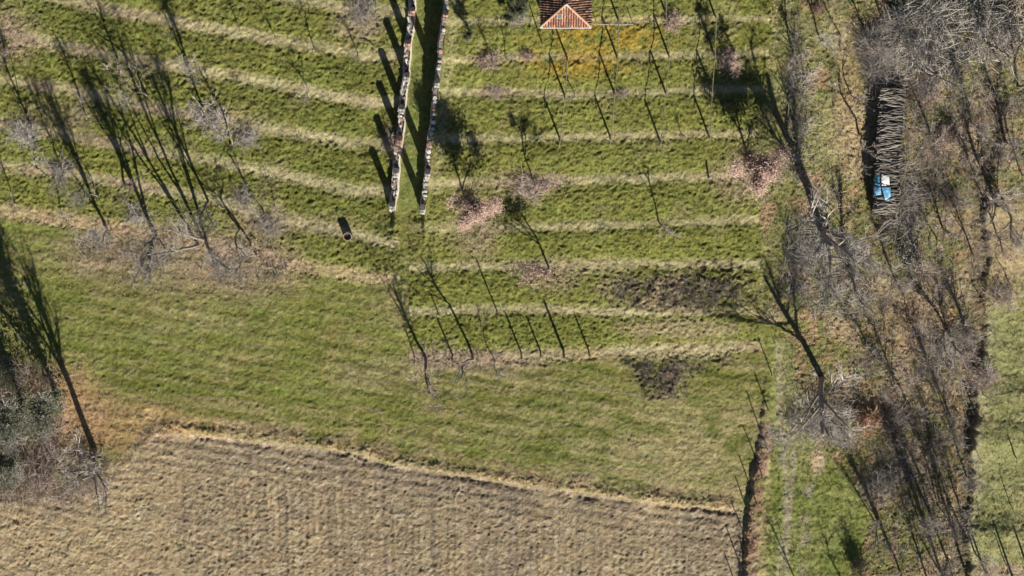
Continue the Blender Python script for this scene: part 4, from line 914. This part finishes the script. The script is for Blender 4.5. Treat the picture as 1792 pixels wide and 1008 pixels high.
    jn = joined((-hw, N_, z), (0, -1, 0), up_w, N_ - lim, lambda a, s: s / sl < a / hw - .02); jn2 = joined((hw, lim, z), (0, 1, 0), up_e, N_ - lim, lambda a, s: s / sl < (N_ - lim - a) / hw - .02)
    jn.add(jn2.v, jn2.f); o = jn.build('roof_tiles', M['tileold'], roof); o['kind'] = 'stuff'
    for P0, P1, key in ((A, E, 'hip'), (B, E, 'hip'), (E, F, 'tileold')):
        h_ = MB(); p0 = Vector(P0); p1 = Vector(P1); n = max(3, int((p1 - p0).length / .36)); 
        for k in range(n):
            a = p0.lerp(p1, k / n); b = p0.lerp(p1, (k + 1.08) / n); h_ = MB(); h_.tube([a + Vector((0, 0, .06)), b + Vector((0, 0, .04))], [.105, .09], 8); h_.build('ridge_tile', M[key], roof)
    for sx in (-1, 1):
        f = MB(); f.box((sx * (hw - .05), .05, z + .06), (.24, .26, .10)); f.build('corner_flashing', M['lead'], roof)
    fi = MB(); fi.tube([(0, hw, z + rise), (0, hw, z + rise + .14), (0, hw, z + rise + .3), (0, hw, z + rise + .42)], [.10, .14, .07, .015], 8); fi.build('finial', M['lead'], roof)
    sk = empty('skylight', (0, 0, 0)); sk.parent = roof
    c = Vector((-.52, 1.12, z)) ; c.z = z + rise * 1.12 / hw; nrm = Vector((0, -rise, hw)).normalized(); M3 = Matrix((Vector((1, 0, 0)), up_s, nrm)).transposed()
    s1 = MB(); s1.box(c + nrm * .13, (.46, .62, .10), M3); s1.build('skylight_frame', M['hip'], sk); s2 = MB(); s2.box(c + nrm * .185, (.36, .52, .02), M3); s2.build('skylight_pane', M['glass'], sk)
    gu = MB(); gu.tube([(-hw - .02, -.08, z - .03), (hw + .02, -.08, z - .03)], [.06, .06], 8); gu.build('gutter', M['lead'], H_)
    tag(H_, 'small plastered hut with an orange hip roof and a skylight', 'hut')
hut()
def pole_obj(name, p0, p1, r, mt, label, cat, n=7):
    mb = MB(); p0 = Vector(p0); p1 = Vector(p1); mb.tube([Vector((0, 0, 0)), (p1 - p0) * .5, p1 - p0], [r, r * .95, r * .9], n); o = mb.build(name, M[mt]); o.location = p0; tag(o, label, cat); return o
g = ground_at(948, 76); pole_obj('wooden_prop', (g.x, g.y, g.z - .05), (g.x - .05, g.y + .75, g.z + 2.2), .05, 'strap', 'dark pole leaning against the south-west corner of the hut', 'pole')
a = ground_at(1044, 40); b = ground_at(1107, 40); m = ground_at(1084, 41)
RL = empty('railing', m); r1 = MB(); r1.tube([a - m + Vector((0, 0, .95)), Vector((0, 0, .98)), b - m + Vector((0, 0, .97))], [.024] * 3, 6); r1.build('rail', M['white'], RL)
for q, nm in ((a, 'upright'), (m, 'upright'), (b, 'upright')):
    u = MB(); u.box(q - m + Vector((0, 0, .40)), (.10 if q is m else .05, .10 if q is m else .05, 1.25)); u.build(nm, M['white'], RL)
tag(RL, 'white railing on the slope beside the hut', 'railing')

# ------------------------------------------------------------------ barrel
g = ground_at(609, 411); BA = empty('rain_barrel', (g.x, g.y, zf(g.x, g.y) - .03)); rn = random.Random(4)
for k in range(18):
    a0 = 2 * math.pi * k / 18; a1 = 2 * math.pi * (k + .94) / 18; mb = MB(); vs = []
    for z, r in ((0, .355), (.3, .40), (.6, .40), (.92, .365)):
        for a, q in ((a0, r), (a1, r), (a1, r - .045), (a0, r - .045)): vs.append((math.cos(a) * q, math.sin(a) * q, z + (rn.uniform(-.01, .01) if z > .9 else 0)))
    mb.add(vs, [(4 * i + j, 4 * i + (j + 1) % 4, 4 * i + 4 + (j + 1) % 4, 4 * i + 4 + j) for i in range(3) for j in range(4)] + [(12, 13, 14, 15), (3, 2, 1, 0)]); mb.build('stave', M['concrete'], BA)
for z, r in ((.2, .392), (.72, .392)):
    mb = MB(); n = 24; vs = []
    for k in range(n):
        a = 2 * math.pi * k / n
        for q, dz in ((r, 0), (r + .018, 0), (r + .018, .05), (r, .05)): vs.append((math.cos(a) * q, math.sin(a) * q, z + dz))
    mb.add(vs, [(4 * k + j, 4 * k + (j + 1) % 4, 4 * ((k + 1) % n) + (j + 1) % 4, 4 * ((k + 1) % n) + j) for k in range(n) for j in range(4)]); mb.build('hoop', M['iron'], BA)
mb = MB(); mb.add([(math.cos(2 * math.pi * k / 24) * .335, math.sin(2 * math.pi * k / 24) * .335, z) for z in (.2, .72) for k in range(24)], [tuple(range(24, 48)), tuple(range(23, -1, -1))] + [(k, (k + 1) % 24, 24 + (k + 1) % 24, 24 + k) for k in range(24)]); mb.build('contents', M['water'], BA)
tag(BA, 'round open barrel with pale rim on the path', 'barrel')
pole_obj('wooden_stick', (g.x - .27, g.y + .2, g.z + .7), (g.x - .33, g.y + .34, g.z + 1.75), .025, 'post', 'thin stick standing in the round barrel', 'stick', 5)
g = ground_at(645, 78); mb = MB(); mb.tube([(-.7, .35, .12), (-.2, .28, .16), (.3, -.02, .14), (.6, -.45, .10)], [.03, .05, .045, .02], 6); o = mb.build('fallen_branch', M['bark']); o.location = (g.x, g.y, zf(g.x, g.y)); tag(o, 'curved fallen branch at the east end of the top path', 'branch')

# ------------------------------------------------------------------ log pile with cover
def logs():
    a = ground_at(1546, 372); b = ground_at(1546, 150); L_ = b.y - a.y; rn = random.Random(12); P = empty('log_pile', (a.x, a.y, a.z)); HT = 1.9
    me = []
    for i in range(4):
        mb = MB(); pts = [Vector((-1.05 + 2.1 * k / 5, rn.gauss(0, .05), rn.gauss(0, .035))) for k in range(6)]; mb.tube(pts, [.5 * rn.uniform(.8, 1.1) * (1 - .06 * k) for k in range(6)], 7); m_ = mb
        m_.v = [(v[0], (v[1] - 0) * 1, v[2]) for v in m_.v]
        # radius is unit: shrink cross-section
        m2 = MB(); pts = [Vector((-1.05 + 2.1 * k / 5, rn.gauss(0, .035), rn.gauss(0, .03))) for k in range(6)]; m2.tube(pts, [.062 * rn.uniform(.8, 1.15) * (1 - .05 * k) for k in range(6)], 6); me.append(m2.mesh('log', M['log']))
    def gz(y): return zw_at(a.x, a.y + y)
    core = MB()
    y = 0.0
    while y < L_:
        z0 = gz(y) - a.z; tp = HT * min(1, .35 + y / 1.2) - .25
        zz = .08
        while zz < tp:
            x0 = rn.gauss(0, .06); core.tube([(-1.02 + x0, y + rn.gauss(0, .03), z0 + zz), (x0, y + rn.gauss(0, .04), z0 + zz), (1.02 + x0, y + rn.gauss(0, .03), z0 + zz)], [.09, .085, .07], 5); zz += .17
        y += .17
    o = core.build('stacked_logs', M['log'], P); o['kind'] = 'stuff'
    n = 0; y = 0.0
    while y < L_ and n < 290:
        z0 = gz(y) - a.z; tp = HT * min(1, .35 + y / 1.2) + .10 * math.sin(y * 1.7)
        for k in range(3):
            o = link('log', rn.choice(me), P); o.location = (rn.gauss(0, .10), y + rn.uniform(-.07, .07), z0 + tp - .14 * k - .05 + rn.gauss(0, .02)); s = rn.uniform(.7, 1.3)
            o.rotation_euler = (rn.uniform(0, 6.28), rn.gauss(0, .07), rn.gauss(0, .17) + math.pi * (rn.random() < .5)); o.scale = (rn.uniform(.72, 1.06), s, s); n += 1
        y += .125
    tag(P, 'long pile of grey cut poles at the edge of the wood', 'log pile')
    # cover
    p0 = ground_at(1538, 338); T = empty('tarpaulin', (p0.x, p0.y, gz(p0.y - a.y) + HT + .24)); rn = random.Random(9)
    def panel(nm, mt, corners, seed, bulge=.10, drop=()):
        n = 10; vs = []; rr = np.random.default_rng(seed); nz = rr.normal(0, .018, (n + 1, n + 1)); q = [Vector(c) for c in corners]
        for i in range(n + 1):
            for j in range(n + 1):
                s, t = i / n, j / n; p = q[0].lerp(q[1], s).lerp(q[3].lerp(q[2], s), t); p.z += bulge * (math.sin(math.pi * s) * math.sin(math.pi * t)) ** .6 + nz[i, j] + .03 * math.sin(9 * s + 5 * t + seed); vs.append(p)
        m_ = MB(); m_.add(vs, [(i * (n + 1) + j, (i + 1) * (n + 1) + j, (i + 1) * (n + 1) + j + 1, i * (n + 1) + j + 1) for i in range(n) for j in range(n)]); o = m_.build(nm, M[mt], T, True)
        sm = o.modifiers.new('thickness', 'SOLIDIFY'); sm.thickness = .012; return o
    panel('blue_panel', 'tarpteal', [(-.72, 1.05, -.32), (-.22, 1.0, .05), (-.12, 2.1, .06), (-.60, 2.2, -.28)], 1)
    panel('white_sheet', 'sheet', [(-.20, 1.08, .06), (.62, 1.0, .0), (.55, 1.85, -.02), (-.12, 2.12, .05)], 2, .07)
    panel('blue_panel', 'tarp', [(-.66, .12, -.30), (-.10, .28, .04), (-.16, 1.0, .06), (-.72, 1.0, -.30)], 3)
    panel('blue_panel', 'tarp', [(.28, -.28, -.05), (.78, .02, -.30), (.72, .95, -.16), (-.08, .98, .07)], 4)
    st = MB(); st.tube([(-.74, 1.08, -.25), (-.35, 1.03, .12), (0, 1.0, .16), (.4, .97, .13), (.78, .9, -.1)], [.045] * 5, 6); st.build('strap', M['strap'], T)
    st = MB(); st.tube([(-.16, 2.12, .08), (-.14, 1.5, .16), (-.10, 1.0, .15), (-.02, .5, .14), (.24, -.35, .0)], [.04] * 5, 6); st.build('strap', M['strap'], T)
    tag(T, 'blue and white tarpaulin tied with straps over the log pile', 'tarpaulin')
logs()
